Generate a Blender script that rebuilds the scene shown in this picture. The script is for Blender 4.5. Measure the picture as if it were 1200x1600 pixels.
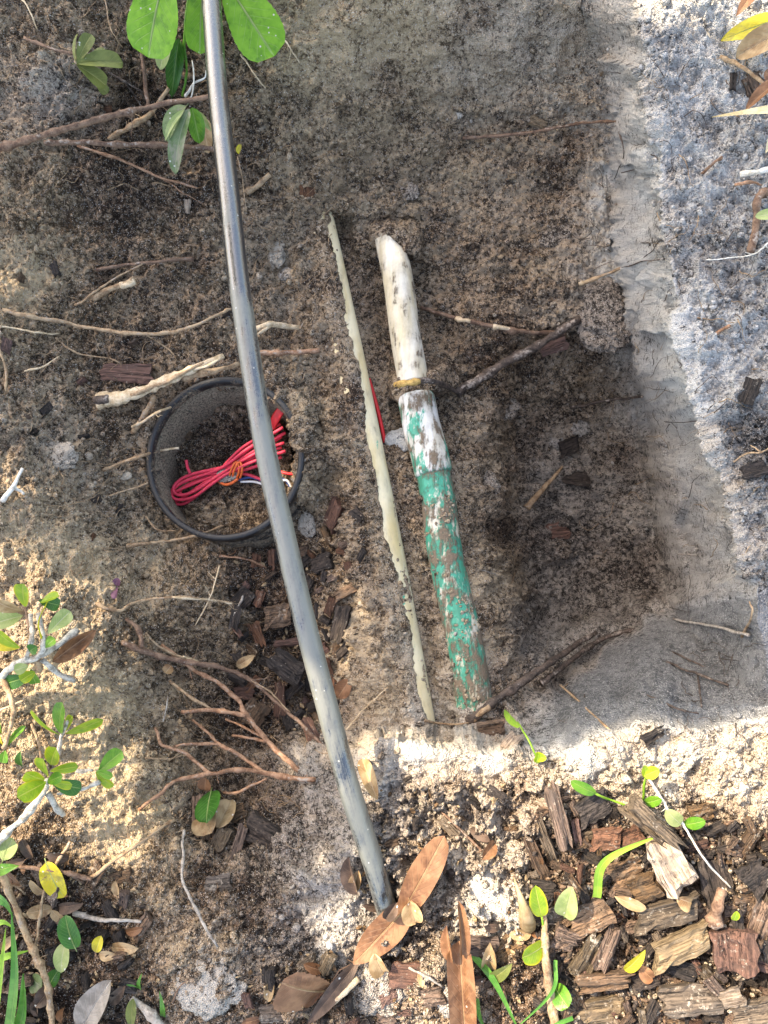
import bpy, math, random
import numpy as np
from mathutils import Vector, Matrix

random.seed(7)
RNG = np.random.default_rng(11)
scene = bpy.context.scene
for o in list(bpy.data.objects):
    bpy.data.objects.remove(o)
COL = scene.collection

# ------------------------------------------------------------------ camera
F = 1200.0                      # focal length in photograph pixels (1200 x 1600)
H = 0.65                        # camera height above the lawn grade (z = 0)
NADIR = (780.0, 880.0)          # pixel straight below the camera
_n = Vector(((NADIR[0] - 600) / F, (800 - NADIR[1]) / F, -1)).normalized()
ROT = _n.rotation_difference(Vector((0, 0, -1))).to_matrix()
R3 = np.array(ROT)
cam_d = bpy.data.cameras.new('camera')
cam = bpy.data.objects.new('camera', cam_d)
COL.objects.link(cam)
cam_d.sensor_fit = 'VERTICAL'
cam_d.sensor_height = 36.0
cam_d.lens = 36.0 * F / 1600.0
cam_d.clip_start = 0.01
cam_d.clip_end = 500.0
cam.matrix_world = Matrix.Translation((0, 0, H)) @ ROT.to_4x4()
scene.camera = cam

# ------------------------------------------------------------------ sky, sun, exposure
SUN_EL = math.radians(48)
SUN_DIR = Vector((-0.72, 0.69, 0)).normalized() * math.cos(SUN_EL) + Vector((0, 0, math.sin(SUN_EL)))
world = bpy.data.worlds.new('World')
scene.world = world
world.use_nodes = True
wn = world.node_tree
sky = wn.nodes.new('ShaderNodeTexSky')
sky.sky_type = 'NISHITA'
sky.sun_disc = False
sky.sun_elevation = SUN_EL
sky.sun_rotation = math.atan2(SUN_DIR.x, SUN_DIR.y)
sky.air_density = 1.0
sky.dust_density = 2.0
sky.ozone_density = 1.0
bg = wn.nodes['Background']
bg.inputs['Strength'].default_value = 0.15
wn.links.new(sky.outputs[0], bg.inputs[0])
sun_d = bpy.data.lights.new('sun', 'SUN')
sun_d.energy = 2.4
sun_d.angle = math.radians(0.53)
sun_d.color = (1.0, 0.93, 0.82)
sun = bpy.data.objects.new('sun', sun_d)
COL.objects.link(sun)
sun.rotation_euler = SUN_DIR.to_track_quat('Z', 'Y').to_euler()
sun.location = SUN_DIR * 5
vs = scene.view_settings
vs.view_transform = 'Standard'
vs.look = 'None'
vs.exposure = 2.2
vs.gamma = 1.0
vs.use_curve_mapping = False
try:
    vs.use_white_balance = True
    vs.white_balance_temperature = 7900
    vs.white_balance_tint = 10
except Exception:
    pass
scene.render.engine = 'CYCLES'
try:
    scene.cycles.use_denoising = True
    scene.cycles.denoising_input_passes = 'RGB_ALBEDO_NORMAL'
except Exception:
    pass
scene.cycles.max_bounces = 6
scene.cycles.transparent_max_bounces = 4

# ------------------------------------------------------------------ pixel helpers
def P(u, v, z):
    """point on the ray through photograph pixel (u, v) at height z (arrays allowed)"""
    u = np.asarray(u, float); v = np.asarray(v, float); z = np.asarray(z, float)
    d = np.stack([(u - 600) / F, (800 - v) / F, -np.ones_like(u)], -1) @ R3.T
    t = (z - H) / d[..., 2]
    p = d * t[..., None]
    p[..., 2] = z
    return p

def project(p):
    p = np.asarray(p, float) - np.array([0, 0, H])
    c = p @ R3
    w = np.where(-c[..., 2] < 1e-4, 1e-4, -c[..., 2])
    return 600 + F * c[..., 0] / w, 800 - F * c[..., 1] / w

# ------------------------------------------------------------------ noise
def _hash(ix, iy, seed):
    h = (ix.astype(np.int64) * 374761393 + iy.astype(np.int64) * 668265263 + seed * 1442695041) & 0xFFFFFFFF
    h = ((h ^ (h >> 13)) * 1274126177) & 0xFFFFFFFF
    h = ((h ^ (h >> 16)) * 2246822519) & 0xFFFFFFFF
    return ((h ^ (h >> 15)) & 0xFFFFFF) / float(0xFFFFFF)

def vnoise(x, y, seed=0):
    x0 = np.floor(x); y0 = np.floor(y)
    fx = x - x0; fy = y - y0
    fx = fx * fx * fx * (fx * (fx * 6 - 15) + 10); fy = fy * fy * fy * (fy * (fy * 6 - 15) + 10)
    a = _hash(x0, y0, seed); b = _hash(x0 + 1, y0, seed)
    c = _hash(x0, y0 + 1, seed); d = _hash(x0 + 1, y0 + 1, seed)
    return (a + (b - a) * fx) * (1 - fy) + (c + (d - c) * fx) * fy

def fbm(x, y, seed=0, octv=4, gain=0.5):
    r = 0; a = 1.0; t = 0
    for k in range(octv):
        r = r + a * (vnoise(x, y, seed + k * 17) - 0.5); t += a
        a *= gain; x = x * 2.03 + 13.7; y = y * 2.03 + 7.1
    return r / t * 2

def worley(x, y, seed=0):
    x0 = np.floor(x); y0 = np.floor(y)
    best = np.full(x.shape, 9.0); val = np.zeros(x.shape)
    for i in (-1, 0, 1):
        for j in (-1, 0, 1):
            cx = x0 + i; cy = y0 + j
            px = cx + _hash(cx, cy, seed); py = cy + _hash(cx, cy, seed + 5)
            d = (px - x) ** 2 + (py - y) ** 2
            m = d < best
            best = np.where(m, d, best)
            val = np.where(m, _hash(cx, cy, seed + 9), val)
    return np.sqrt(best), val

def smooth(a, b, x):
    t = np.clip((x - a) / (b - a), 0, 1)
    return t * t * (3 - 2 * t)

# ------------------------------------------------------------------ material helpers
def new_mat(name):
    m = bpy.data.materials.new(name)
    m.use_nodes = True
    nt = m.node_tree
    b = nt.nodes['Principled BSDF']
    return m, nt, b

def nd(nt, typ, **kw):
    n = nt.nodes.new(typ)
    for k, v in kw.items():
        if k.startswith('_'):
            setattr(n, k[1:], v)
        else:
            key = int(k[1:]) if k[0] == 'i' and k[1:].isdigit() else k.replace('__', ' ')
            s = n.inputs[key]
            if hasattr(v, 'is_linked') or isinstance(v, bpy.types.NodeSocket):
                nt.links.new(v, s)
            else:
                s.default_value = v
    return n

def mth(nt, op, a, b=0.0, c=0.0, clamp=False):
    return nd(nt, 'ShaderNodeMath', _operation=op, _use_clamp=clamp, i0=a, i1=b, i2=c).outputs[0]

def mixc(nt, fac, a, b, blend='MIX'):
    n = nt.nodes.new('ShaderNodeMix')
    n.data_type = 'RGBA'; n.blend_type = blend
    for idx, v in ((0, fac), (6, a), (7, b)):
        if isinstance(v, bpy.types.NodeSocket):
            nt.links.new(v, n.inputs[idx])
        elif idx == 0:
            n.inputs[idx].default_value = v
        else:
            n.inputs[idx].default_value = (*v, 1) if len(v) == 3 else v
    return n.outputs[2]

def maprange(nt, v, a, b, c=0.0, d=1.0):
    return nd(nt, 'ShaderNodeMapRange', _interpolation_type='SMOOTHSTEP', i0=v, i1=a, i2=b, i3=c, i4=d).outputs[0]

def tex(nt, co, scale, detail=3, rough=0.55, typ='noise'):
    if typ == 'noise':
        return nd(nt, 'ShaderNodeTexNoise', Vector=co, Scale=scale, Detail=detail, Roughness=rough)
    return nd(nt, 'ShaderNodeTexVoronoi', Vector=co, Scale=scale)

def objco(nt, scale=None):
    c = nt.nodes.new('ShaderNodeTexCoord').outputs['Object']
    if scale:
        c = nd(nt, 'ShaderNodeMapping', Vector=c, Scale=scale).outputs[0]
    return c

def worldco(nt):
    return nt.nodes.new('ShaderNodeNewGeometry').outputs['Position']

def bump(nt, b, height, dist, strength=1.0, prev=None):
    n = nd(nt, 'ShaderNodeBump', Strength=strength, Distance=dist, Height=height)
    if prev:
        nt.links.new(prev, n.inputs['Normal'])
    if b:
        nt.links.new(n.outputs[0], b.inputs['Normal'])
    return n.outputs[0]

# soil: dark humus-coated and bare quartz grains; weights come from the soil kinds laid down below
def soil_material(name, crumb=False):
    m, nt, b = new_mat(name)
    co = worldco(nt)
    at = nd(nt, 'ShaderNodeAttribute', _attribute_name='soil')
    sep = nd(nt, 'ShaderNodeSeparateColor', Color=at.outputs['Color'])
    W, D, T = sep.outputs[0], sep.outputs[1], sep.outputs[2]
    g1 = tex(nt, co, 760, typ='v'); g2 = tex(nt, co, 1400, typ='v')
    r1 = nd(nt, 'ShaderNodeSeparateColor', Color=g1.outputs['Color']).outputs[0]
    r2 = nd(nt, 'ShaderNodeSeparateColor', Color=g2.outputs['Color']).outputs[0]
    n1 = tex(nt, co, 38, 4, 0.62).outputs[0]
    n2 = tex(nt, co, 190, 4, 0.62).outputs[0]
    fr = mth(nt, 'MULTIPLY_ADD', n1, 1.1, -0.26)
    fr = mth(nt, 'MULTIPLY_ADD', n2, 2.3, mth(nt, 'ADD', fr, -0.98))
    fr = mth(nt, 'MULTIPLY_ADD', W, 0.42, fr)
    fr = mth(nt, 'MULTIPLY_ADD', D, -0.28, fr)
    fr = mth(nt, 'MULTIPLY_ADD', T, 0.24, fr)
    gr = mth(nt, 'ADD', mth(nt, 'MULTIPLY', r1, 0.42), mth(nt, 'MULTIPLY_ADD', r2, 0.36, 0.10))
    mask = maprange(nt, mth(nt, 'ADD', gr, fr), 0.54, 1.22)
    dark = mixc(nt, W, (0.040, 0.025, 0.016), (0.075, 0.071, 0.066))
    dark = mixc(nt, D, dark, (0.026, 0.0145, 0.009))
    dark = mixc(nt, T, dark, (0.135, 0.088, 0.048))
    light = mixc(nt, W, (0.46, 0.335, 0.21), (0.60, 0.58, 0.535))
    light = mixc(nt, D, light, (0.32, 0.21, 0.138))
    light = mixc(nt, T, light, (0.56, 0.425, 0.265))
    colr = mixc(nt, mask, dark, light)
    # grey soil; on the near wall the grey paints in its shade
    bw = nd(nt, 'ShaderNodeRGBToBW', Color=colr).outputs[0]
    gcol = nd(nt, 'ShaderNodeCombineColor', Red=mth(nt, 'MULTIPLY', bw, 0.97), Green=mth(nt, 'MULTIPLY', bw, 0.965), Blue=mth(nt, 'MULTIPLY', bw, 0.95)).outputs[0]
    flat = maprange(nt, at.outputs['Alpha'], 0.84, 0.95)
    gcol = mixc(nt, mth(nt, 'MULTIPLY', flat, 0.62), gcol, (0.150, 0.152, 0.152))  # flat grey painted over the near wall for its shade
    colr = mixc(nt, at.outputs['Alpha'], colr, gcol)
    # stray clean quartz grains
    sp = maprange(nt, r2, 0.93, 0.97)
    colr = mixc(nt, mth(nt, 'MULTIPLY', sp, 0.55), colr, (0.74, 0.70, 0.65))
    nt.links.new(colr, b.inputs['Base Color'])
    b.inputs['Roughness'].default_value = 0.92
    b.inputs['Specular IOR Level'].default_value = 0.25
    h = mth(nt, 'ADD', mth(nt, 'MULTIPLY', g1.outputs['Distance'], -1.0), mth(nt, 'MULTIPLY', n2, 1.2))
    bump(nt, b, h, 0.0024, 0.9)
    return m

M = {}
M['soil'] = soil_material('soil')

def dust_over(nt, colr, amount, tint=(0.40, 0.33, 0.26), scale=260, up=True):
    co = worldco(nt)
    n = tex(nt, co, scale, 3, 0.7).outputs[0]
    n2 = tex(nt, co, scale * 0.18, 3, 0.6).outputs[0]
    k = mth(nt, 'ADD', mth(nt, 'MULTIPLY', n, 0.6), mth(nt, 'MULTIPLY', n2, 0.5))
    if up:
        nz = nd(nt, 'ShaderNodeSeparateXYZ', Vector=nt.nodes.new('ShaderNodeNewGeometry').outputs['Normal']).outputs[2]
        k = mth(nt, 'MULTIPLY_ADD', nz, 0.12, k)
    f = maprange(nt, k, 0.86 - amount, 1.0 - amount)
    return mixc(nt, f, colr, tint), f

def root_mat(name, c1, c2, dust=0.16, rough=0.8):
    m, nt, b = new_mat(name)
    co = worldco(nt)
    n = tex(nt, co, 140, 4, 0.65).outputs[0]
    f = tex(nt, co, 700, 2, 0.6).outputs[0]
    k = maprange(nt, mth(nt, 'ADD', mth(nt, 'MULTIPLY', n, 0.7), mth(nt, 'MULTIPLY', f, 0.3)), 0.36, 0.62)
    c = mixc(nt, k, c1, c2)
    c, _ = dust_over(nt, c, dust, (0.36, 0.30, 0.25))
    nt.links.new(c, b.inputs['Base Color'])
    b.inputs['Roughness'].default_value = rough
    b.inputs['Specular IOR Level'].default_value = 0.3
    bump(nt, b, mth(nt, 'ADD', n, mth(nt, 'MULTIPLY', f, 0.5)), 0.0012, 0.8)
    return m

M['root_red'] = root_mat('root_red', (0.088, 0.048, 0.032), (0.24, 0.15, 0.10))
M['root_tan'] = root_mat('root_tan', (0.20, 0.12, 0.066), (0.44, 0.31, 0.19))
M['root_dark'] = root_mat('root_dark', (0.030, 0.022, 0.018), (0.13, 0.095, 0.075), 0.20)
M['root_grey'] = root_mat('root_grey', (0.19, 0.16, 0.135), (0.46, 0.41, 0.35))
M['root_orange'] = root_mat('root_orange', (0.18, 0.088, 0.048), (0.42, 0.245, 0.15), 0.17)
M['root_pale'] = root_mat('root_pale', (0.40, 0.28, 0.16), (0.68, 0.54, 0.37), 0.08)
M['root_white'] = root_mat('root_white', (0.42, 0.39, 0.33), (0.78, 0.75, 0.69), 0.05)
M['stem_grey'] = root_mat('stem_grey', (0.20, 0.175, 0.14), (0.58, 0.54, 0.46), 0.14)
M['root_gold'] = root_mat('root_gold', (0.30, 0.17, 0.05), (0.66, 0.42, 0.14), 0.06)

def wood_mat(name, c1, c2, c3, dust=0.10):
    m, nt, b = new_mat(name)
    rnd = nt.nodes.new('ShaderNodeObjectInfo').outputs['Random']
    base = objco(nt)
    off = nd(nt, 'ShaderNodeVectorMath', _operation='ADD', i0=base, i1=nd(nt, 'ShaderNodeCombineXYZ', X=mth(nt, 'MULTIPLY', rnd, 3.0), Y=rnd, Z=rnd).outputs[0]).outputs[0]
    co = nd(nt, 'ShaderNodeMapping', Vector=off, Scale=(30, 480, 480)).outputs[0]
    g = tex(nt, co, 1.0, 5, 0.65).outputs[0]
    n = tex(nt, off, 75, 3, 0.6).outputs[0]
    c = mixc(nt, maprange(nt, g, 0.34, 0.62), c1, c2)
    c = mixc(nt, maprange(nt, n, 0.48, 0.72), c, c3)
    co2 = nd(nt, 'ShaderNodeMapping', Vector=off, Scale=(16, 260, 260)).outputs[0]
    ck = tex(nt, co2, 1.0, 4, 0.7).outputs[0]
    crack = maprange(nt, ck, 0.42, 0.34)
    c = mixc(nt, mth(nt, 'MULTIPLY', crack, 0.85), c, tuple(x * .35 for x in c1))
    hsv = nd(nt, 'ShaderNodeHueSaturation', Color=c, Hue=mth(nt, 'MULTIPLY_ADD', rnd, 0.016, 0.492), Saturation=mth(nt, 'MULTIPLY_ADD', rnd, 0.4, 0.65), Value=mth(nt, 'MULTIPLY_ADD', mth(nt, 'FRACT', mth(nt, 'MULTIPLY', rnd, 7.31)), 0.7, 0.62)).outputs[0]
    c, _ = dust_over(nt, hsv, dust + .04, (0.40, 0.345, 0.28), 420)
    nt.links.new(c, b.inputs['Base Color'])
    b.inputs['Roughness'].default_value = 0.82
    b.inputs['Specular IOR Level'].default_value = 0.3
    bump(nt, b, mth(nt, 'SUBTRACT', g, mth(nt, 'MULTIPLY', crack, 0.8)), 0.0026, 1.0)
    return m

M['wood_brown'] = wood_mat('wood_brown', (0.026, 0.015, 0.009), (0.225, 0.128, 0.072), (0.135, 0.088, 0.058))
M['wood_red'] = wood_mat('wood_red', (0.050, 0.022, 0.014), (0.21, 0.092, 0.055), (0.12, 0.06, 0.04), 0.07)
M['wood_dark'] = wood_mat('wood_dark', (0.010, 0.008, 0.007), (0.075, 0.055, 0.045), (0.035, 0.026, 0.022), 0.07)
M['wood_grey'] = wood_mat('wood_grey', (0.036, 0.025, 0.017), (0.205, 0.145, 0.094), (0.125, 0.09, 0.063), 0.12)
M['wood_tan'] = wood_mat('wood_tan', (0.13, 0.082, 0.046), (0.42, 0.30, 0.19), (0.28, 0.20, 0.13), 0.08)

def leaf_mat(name, c1, c2, vein, trans=0.35, rough=0.42, speck=0.0, edge=None, veins=9.0, blotch=None):
    m, nt, b = new_mat(name)
    uv = nd(nt, 'ShaderNodeSeparateXYZ', Vector=nt.nodes.new('ShaderNodeTexCoord').outputs['UV'])
    a = mth(nt, 'ABSOLUTE', mth(nt, 'ADD', uv.outputs[0], -0.5))
    co = worldco(nt)
    n = tex(nt, co, 90, 3, 0.6).outputs[0]
    c = mixc(nt, maprange(nt, n, 0.35, 0.65), c1, c2)
    if blotch:
        c = mixc(nt, maprange(nt, tex(nt, co, 55, 4, 0.7).outputs[0], 0.5, 0.68), c, blotch)
    if edge:
        c = mixc(nt, mth(nt, 'MULTIPLY', maprange(nt, a, 0.36, 0.5), 0.8), c, edge)
    wv = mth(nt, 'FRACT', mth(nt, 'MULTIPLY', mth(nt, 'SUBTRACT', uv.outputs[1], mth(nt, 'MULTIPLY', a, 0.55)), veins))
    wv = mth(nt, 'ABSOLUTE', mth(nt, 'ADD', wv, -0.5))
    side = mth(nt, 'MULTIPLY', maprange(nt, wv, 0.07, 0.0), maprange(nt, a, 0.46, 0.25))
    mid = maprange(nt, a, 0.045, 0.012)
    vv = mth(nt, 'MAXIMUM', mid, mth(nt, 'MULTIPLY', side, 0.65))
    c = mixc(nt, mth(nt, 'MULTIPLY', vv, 0.8), c, vein)
    if speck > 0:
        vo = tex(nt, co, 330, typ='v')
        rr = nd(nt, 'ShaderNodeSeparateColor', Color=vo.outputs['Color']).outputs[0]
        sp = mth(nt, 'MULTIPLY', maprange(nt, rr, 1.0 - speck, 1.0 - speck + 0.01), maprange(nt, vo.outputs['Distance'], 0.34, 0.24))
        c = mixc(nt, sp, c, (0.72, 0.69, 0.62))
    nt.links.new(c, b.inputs['Base Color'])
    b.inputs['Roughness'].default_value = rough
    b.inputs['Specular IOR Level'].default_value = 0.4
    bump(nt, b, mth(nt, 'ADD', mth(nt, 'MULTIPLY', vv, -1.0), n), 0.0010, 0.6)
    tr = nd(nt, 'ShaderNodeBsdfTranslucent', Color=c)
    mx = nd(nt, 'ShaderNodeMixShader', i0=trans, i1=b.outputs[0], i2=tr.outputs[0])
    nt.links.new(mx.outputs[0], nt.nodes['Material Output'].inputs[0])
    return m

M['leaf_bright'] = leaf_mat('leaf_bright', (0.15, 0.37, 0.022), (0.22, 0.47, 0.035), (0.33, 0.53, 0.15), 0.35, 0.45, 0.05, blotch=(0.10, 0.27, 0.02))
M['leaf_green'] = leaf_mat('leaf_green', (0.085, 0.24, 0.022), (0.15, 0.34, 0.032), (0.30, 0.42, 0.11), 0.3, 0.35, 0.02, blotch=(0.06, 0.19, 0.02))
M['leaf_lime'] = leaf_mat('leaf_lime', (0.20, 0.36, 0.025), (0.36, 0.50, 0.035), (0.52, 0.56, 0.12), 0.4, 0.32, 0.01, (0.58, 0.52, 0.03), blotch=(0.20, 0.33, 0.03))
M['leaf_dark'] = leaf_mat('leaf_dark', (0.025, 0.105, 0.014), (0.045, 0.155, 0.022), (0.22, 0.33, 0.10), 0.2, 0.32, 0.02)
M['leaf_olive'] = leaf_mat('leaf_olive', (0.12, 0.15, 0.035), (0.20, 0.23, 0.06), (0.33, 0.34, 0.13), 0.3, 0.5, 0.04)
M['leaf_pale'] = leaf_mat('leaf_pale', (0.27, 0.36, 0.12), (0.42, 0.48, 0.20), (0.55, 0.58, 0.34), 0.3, 0.5, 0.03)
M['leaf_wilt'] = leaf_mat('leaf_wilt', (0.10, 0.17, 0.055), (0.22, 0.28, 0.13), (0.36, 0.40, 0.24), 0.2, 0.6, 0.08, blotch=(0.28, 0.27, 0.19))
M['leaf_yellow'] = leaf_mat('leaf_yellow', (0.52, 0.43, 0.025), (0.68, 0.60, 0.05), (0.62, 0.60, 0.16), 0.35, 0.45, 0.03, blotch=(0.36, 0.30, 0.07))
M['leaf_brown'] = leaf_mat('leaf_brown', (0.17, 0.078, 0.035), (0.30, 0.15, 0.075), (0.38, 0.22, 0.12), 0.12, 0.5, 0.015, blotch=(0.12, 0.05, 0.024))
M['leaf_tan'] = leaf_mat('leaf_tan', (0.30, 0.19, 0.09), (0.48, 0.34, 0.19), (0.52, 0.38, 0.24), 0.15, 0.55, 0.03, blotch=(0.24, 0.13, 0.06))
M['leaf_grey'] = leaf_mat('leaf_grey', (0.17, 0.145, 0.12), (0.29, 0.255, 0.22), (0.46, 0.42, 0.37), 0.08, 0.65, 0.02)
M['leaf_umber'] = leaf_mat('leaf_umber', (0.055, 0.034, 0.024), (0.13, 0.082, 0.057), (0.18, 0.12, 0.085), 0.08, 0.6, 0.03)
M['leaf_purple'] = leaf_mat('leaf_purple', (0.11, 0.04, 0.085), (0.19, 0.09, 0.14), (0.22, 0.12, 0.16), 0.15, 0.5)
M['grass'] = leaf_mat('grass', (0.06, 0.21, 0.03), (0.11, 0.30, 0.05), (0.20, 0.38, 0.10), 0.3, 0.4, 0.0, veins=0.0)
M['grass_lime'] = leaf_mat('grass_lime', (0.22, 0.42, 0.04), (0.33, 0.54, 0.06), (0.40, 0.58, 0.12), 0.3, 0.4, 0.0, veins=0.0)
M['straw'] = leaf_mat('straw', (0.46, 0.37, 0.20), (0.64, 0.55, 0.34), (0.68, 0.6, 0.4), 0.15, 0.6, 0.0, veins=0.0)

# ------------------------------------------------------------------ object helpers
def mesh_obj(name, verts, faces, mat, parent=None, uvs=None, smooth_f=True, label=None, cat=None, group=None, kind=None, origin=None):
    verts = np.asarray(verts, float)
    if origin is None:
        origin = verts.mean(0).copy(); origin[2] = verts[:, 2].min()
    origin = np.asarray(origin, float)
    me = bpy.data.meshes.new(name)
    me.from_pydata((verts - origin).tolist(), [], faces)
    if uvs is not None:
        ul = me.uv_layers.new(name='UVMap')
        li = np.zeros(len(me.loops), np.int32)
        me.loops.foreach_get('vertex_index', li)
        ul.data.foreach_set('uv', np.asarray(uvs, np.float32)[li].ravel())
    if smooth_f:
        me.polygons.foreach_set('use_smooth', np.ones(len(me.polygons), bool))
    me.materials.append(mat)
    me.update()
    o = bpy.data.objects.new(name, me)
    COL.objects.link(o)
    if parent is not None:
        o.parent = parent
        o.location = Vector(origin) - parent.location - (parent.parent.location if parent.parent else Vector((0, 0, 0)))
    else:
        o.location = origin
    return tag(o, label, cat, group, kind)

def tag(o, label=None, cat=None, group=None, kind=None):
    if label: o['label'] = label
    if cat: o['category'] = cat
    if group: o['group'] = group
    if kind: o['kind'] = kind
    return o

def thing(name, loc, label, cat, group=None):
    o = bpy.data.objects.new(name, None)
    COL.objects.link(o)
    o.location = Vector(loc)
    o.empty_display_size = 0.01
    return tag(o, label, cat, group)

def catmull(pts, n):
    pts = np.asarray(pts, float)
    if len(pts) == 2:
        t = np.linspace(0, 1, n)[:, None]
        return pts[0] * (1 - t) + pts[1] * t
    p = np.vstack([2 * pts[0] - pts[1], pts, 2 * pts[-1] - pts[-2]])
    seg = np.linspace(0, len(pts) - 1 - 1e-6, n)
    i = seg.astype(int); t = (seg - i)[:, None]
    a, b, c, d = p[i], p[i + 1], p[i + 2], p[i + 3]
    return 0.5 * ((2 * b) + (-a + c) * t + (2 * a - 5 * b + 4 * c - d) * t * t + (-a + 3 * b - 3 * c + d) * t ** 3)

def sweep(path, rad, sides=8, bumpy=0.0, rs=None, flat=1.0):
    path = np.asarray(path, float); n = len(path)
    rad = np.broadcast_to(np.asarray(rad, float), (n,))
    tan = np.gradient(path, axis=0)
    tan /= np.linalg.norm(tan, axis=1)[:, None] + 1e-12
    up = np.array([0, 0, 1.0]) if abs(tan[0][2]) < 0.9 else np.array([0, 1.0, 0])
    s = np.cross(tan[0], up); s /= np.linalg.norm(s)
    V = []; U = []
    ang = np.linspace(0, 2 * math.pi, sides, endpoint=False)
    ln = np.concatenate([[0], np.cumsum(np.linalg.norm(np.diff(path, axis=0), axis=1))])
    for k in range(n):
        s = s - tan[k] * np.dot(s, tan[k]); s /= np.linalg.norm(s) + 1e-12
        w = np.cross(s, tan[k])
        r = rad[k] * (1 + (bumpy * (RNG.random(sides) - 0.5) * 2 if bumpy else 0))
        ring = path[k] + (np.cos(ang) * r)[:, None] * s + (np.sin(ang) * r * flat)[:, None] * w
        V.append(ring)
        U += [(a / (2 * math.pi), ln[k]) for a in ang]
    V = np.vstack(V)
    fs = []
    for k in range(n - 1):
        a = k * sides; b = a + sides
        for j in range(sides):
            j2 = (j + 1) % sides
            fs.append((a + j, a + j2, b + j2, b + j))
    fs.append(tuple(range(sides))[::-1])
    fs.append(tuple(range((n - 1) * sides, n * sides)))
    return V, fs, U

# ------------------------------------------------------------------ the ground with the hole
ZL = [(0,0,-.03),(150,0,-.05),(300,0,-.065),(420,0,-.05),(600,0,-.06),(800,0,-.085),(920,0,-.11),
(0,150,-.05),(90,130,-.035),(180,100,-.07),(250,190,-.10),(330,250,-.11),(450,150,-.10),(600,150,-.13),(800,150,-.16),(940,150,-.165),
(0,300,-.055),(150,330,-.08),(300,330,-.115),(450,330,-.14),(600,300,-.18),(800,330,-.20),(960,330,-.20),
(0,480,-.055),(150,480,-.10),(300,480,-.125),(440,480,-.15),(510,480,-.165),(505,400,-.165),
(585,480,-.205),(690,480,-.21),(800,500,-.215),(900,500,-.22),(980,500,-.22),
(0,620,-.045),(100,620,-.085),(190,620,-.115),(195,760,-.115),(100,760,-.065),(0,760,-.03),
(350,715,-.14),(500,700,-.165),(480,840,-.175),(350,890,-.15),(250,870,-.125),(300,560,-.13),(420,560,-.145),
(520,600,-.16),(545,800,-.148),(570,900,-.135),(590,1000,-.12),(610,1080,-.108),
(700,560,-.215),(745,720,-.205),(765,850,-.19),(780,950,-.175),(790,1030,-.16),
(800,650,-0.255),(900,650,-0.290),(970,650,-0.290),(850,800,-0.300),(950,800,-0.310),(1010,850,-0.310),(860,950,-0.295),(960,940,-0.300),(830,1020,-.19),
(430,930,-.168),(480,1000,-.168),(520,900,-.155),(400,1000,-.155),(450,1080,-.162),(500,1120,-.15),(560,1100,-.125),
(100,900,-.03),(0,900,0),(200,950,-.065),(300,920,-.115),(150,1050,-.025),(250,1080,-.085),(350,1080,-.13),(0,1050,0.005),
(100,1200,-.01),(200,1200,-.035),(300,1180,-.10),(400,1200,-.12),(480,1200,-.10),
(250,1300,-.03),(350,1290,-.07),(430,1290,-.07),(500,1290,-.045),(560,1290,-.015),(560,1210,-.06),
(0,1300,.01),(0,1600,.01),(200,1400,0),(330,1420,-.005),(450,1400,-.012),(600,1450,.002),(300,1600,0),(600,1600,0.008),(900,1600,0),(1200,1600,0),(900,1350,0),(1200,1350,0),(700,1300,-.004),
(650,1140,-.115),(720,1130,-.125),(760,1110,-.13)]
ZL = np.array(ZL)

def tps_fit(pts, lam=1e-4):
    x = pts[:, :2] / 1000.0; n = len(x)
    d = np.linalg.norm(x[:, None] - x[None], axis=2)
    K = np.where(d > 0, d * d * np.log(d + 1e-12), 0) + lam * np.eye(n)
    A = np.zeros((n + 3, n + 3)); A[:n, :n] = K
    A[:n, n] = 1; A[:n, n + 1:] = x; A[n, :n] = 1; A[n + 1:, :n] = x.T
    w = np.linalg.solve(A, np.concatenate([pts[:, 2], [0, 0, 0]]))
    def ev(u, v):
        q = np.stack([u, v], -1) / 1000.0
        r = w[n] + q @ w[n + 1:]
        for k in range(n):
            d2 = ((q - x[k]) ** 2).sum(-1)
            r = r + w[k] * 0.5 * d2 * np.log(d2 + 1e-12)
        return r
    return ev
tps = tps_fit(ZL)
# coarse grid once, then bilinear lookups
_cu = np.linspace(-100, 1300, 141); _cv = np.linspace(-100, 1700, 181)
_gu, _gv = np.meshgrid(_cu, _cv)
_cz = tps(np.clip(_gu, -20, 1220), np.clip(_gv, -20, 1620))
def bilin(u, v):
    x = np.clip((np.asarray(u, float) + 100) / 10, 0, 139.999); y = np.clip((np.asarray(v, float) + 100) / 10, 0, 179.999)
    i = x.astype(int); j = y.astype(int); fx = x - i; fy = y - j
    return (_cz[j, i] * (1 - fx) + _cz[j, i + 1] * fx) * (1 - fy) + (_cz[j + 1, i] * (1 - fx) + _cz[j + 1, i + 1] * fx) * fy

FOOT_X = ([-100, 0, 200, 400, 600, 800, 950, 1000, 1700], [905, 915, 950, 965, 988, 1020, 1050, 1060, 1075])
RIM_X = ([-100, 0, 100, 200, 400, 600, 700, 800, 900, 1000, 1100, 1700], [1000, 1004, 1004, 1022, 1046, 1076, 1112, 1150, 1172, 1192, 1215, 1300])
FOOT_Y = ([-100, 540, 600, 700, 760, 870, 950, 1050, 1300], [1700, 1160, 1145, 1128, 1115, 1062, 1012, 955, 880])
RIM_Y = ([-100, 540, 570, 600, 650, 840, 900, 960, 1000, 1100, 1200, 1300], [1800, 1240, 1190, 1160, 1172, 1188, 1180, 1164, 1145, 1150, 1122, 1100])
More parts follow.
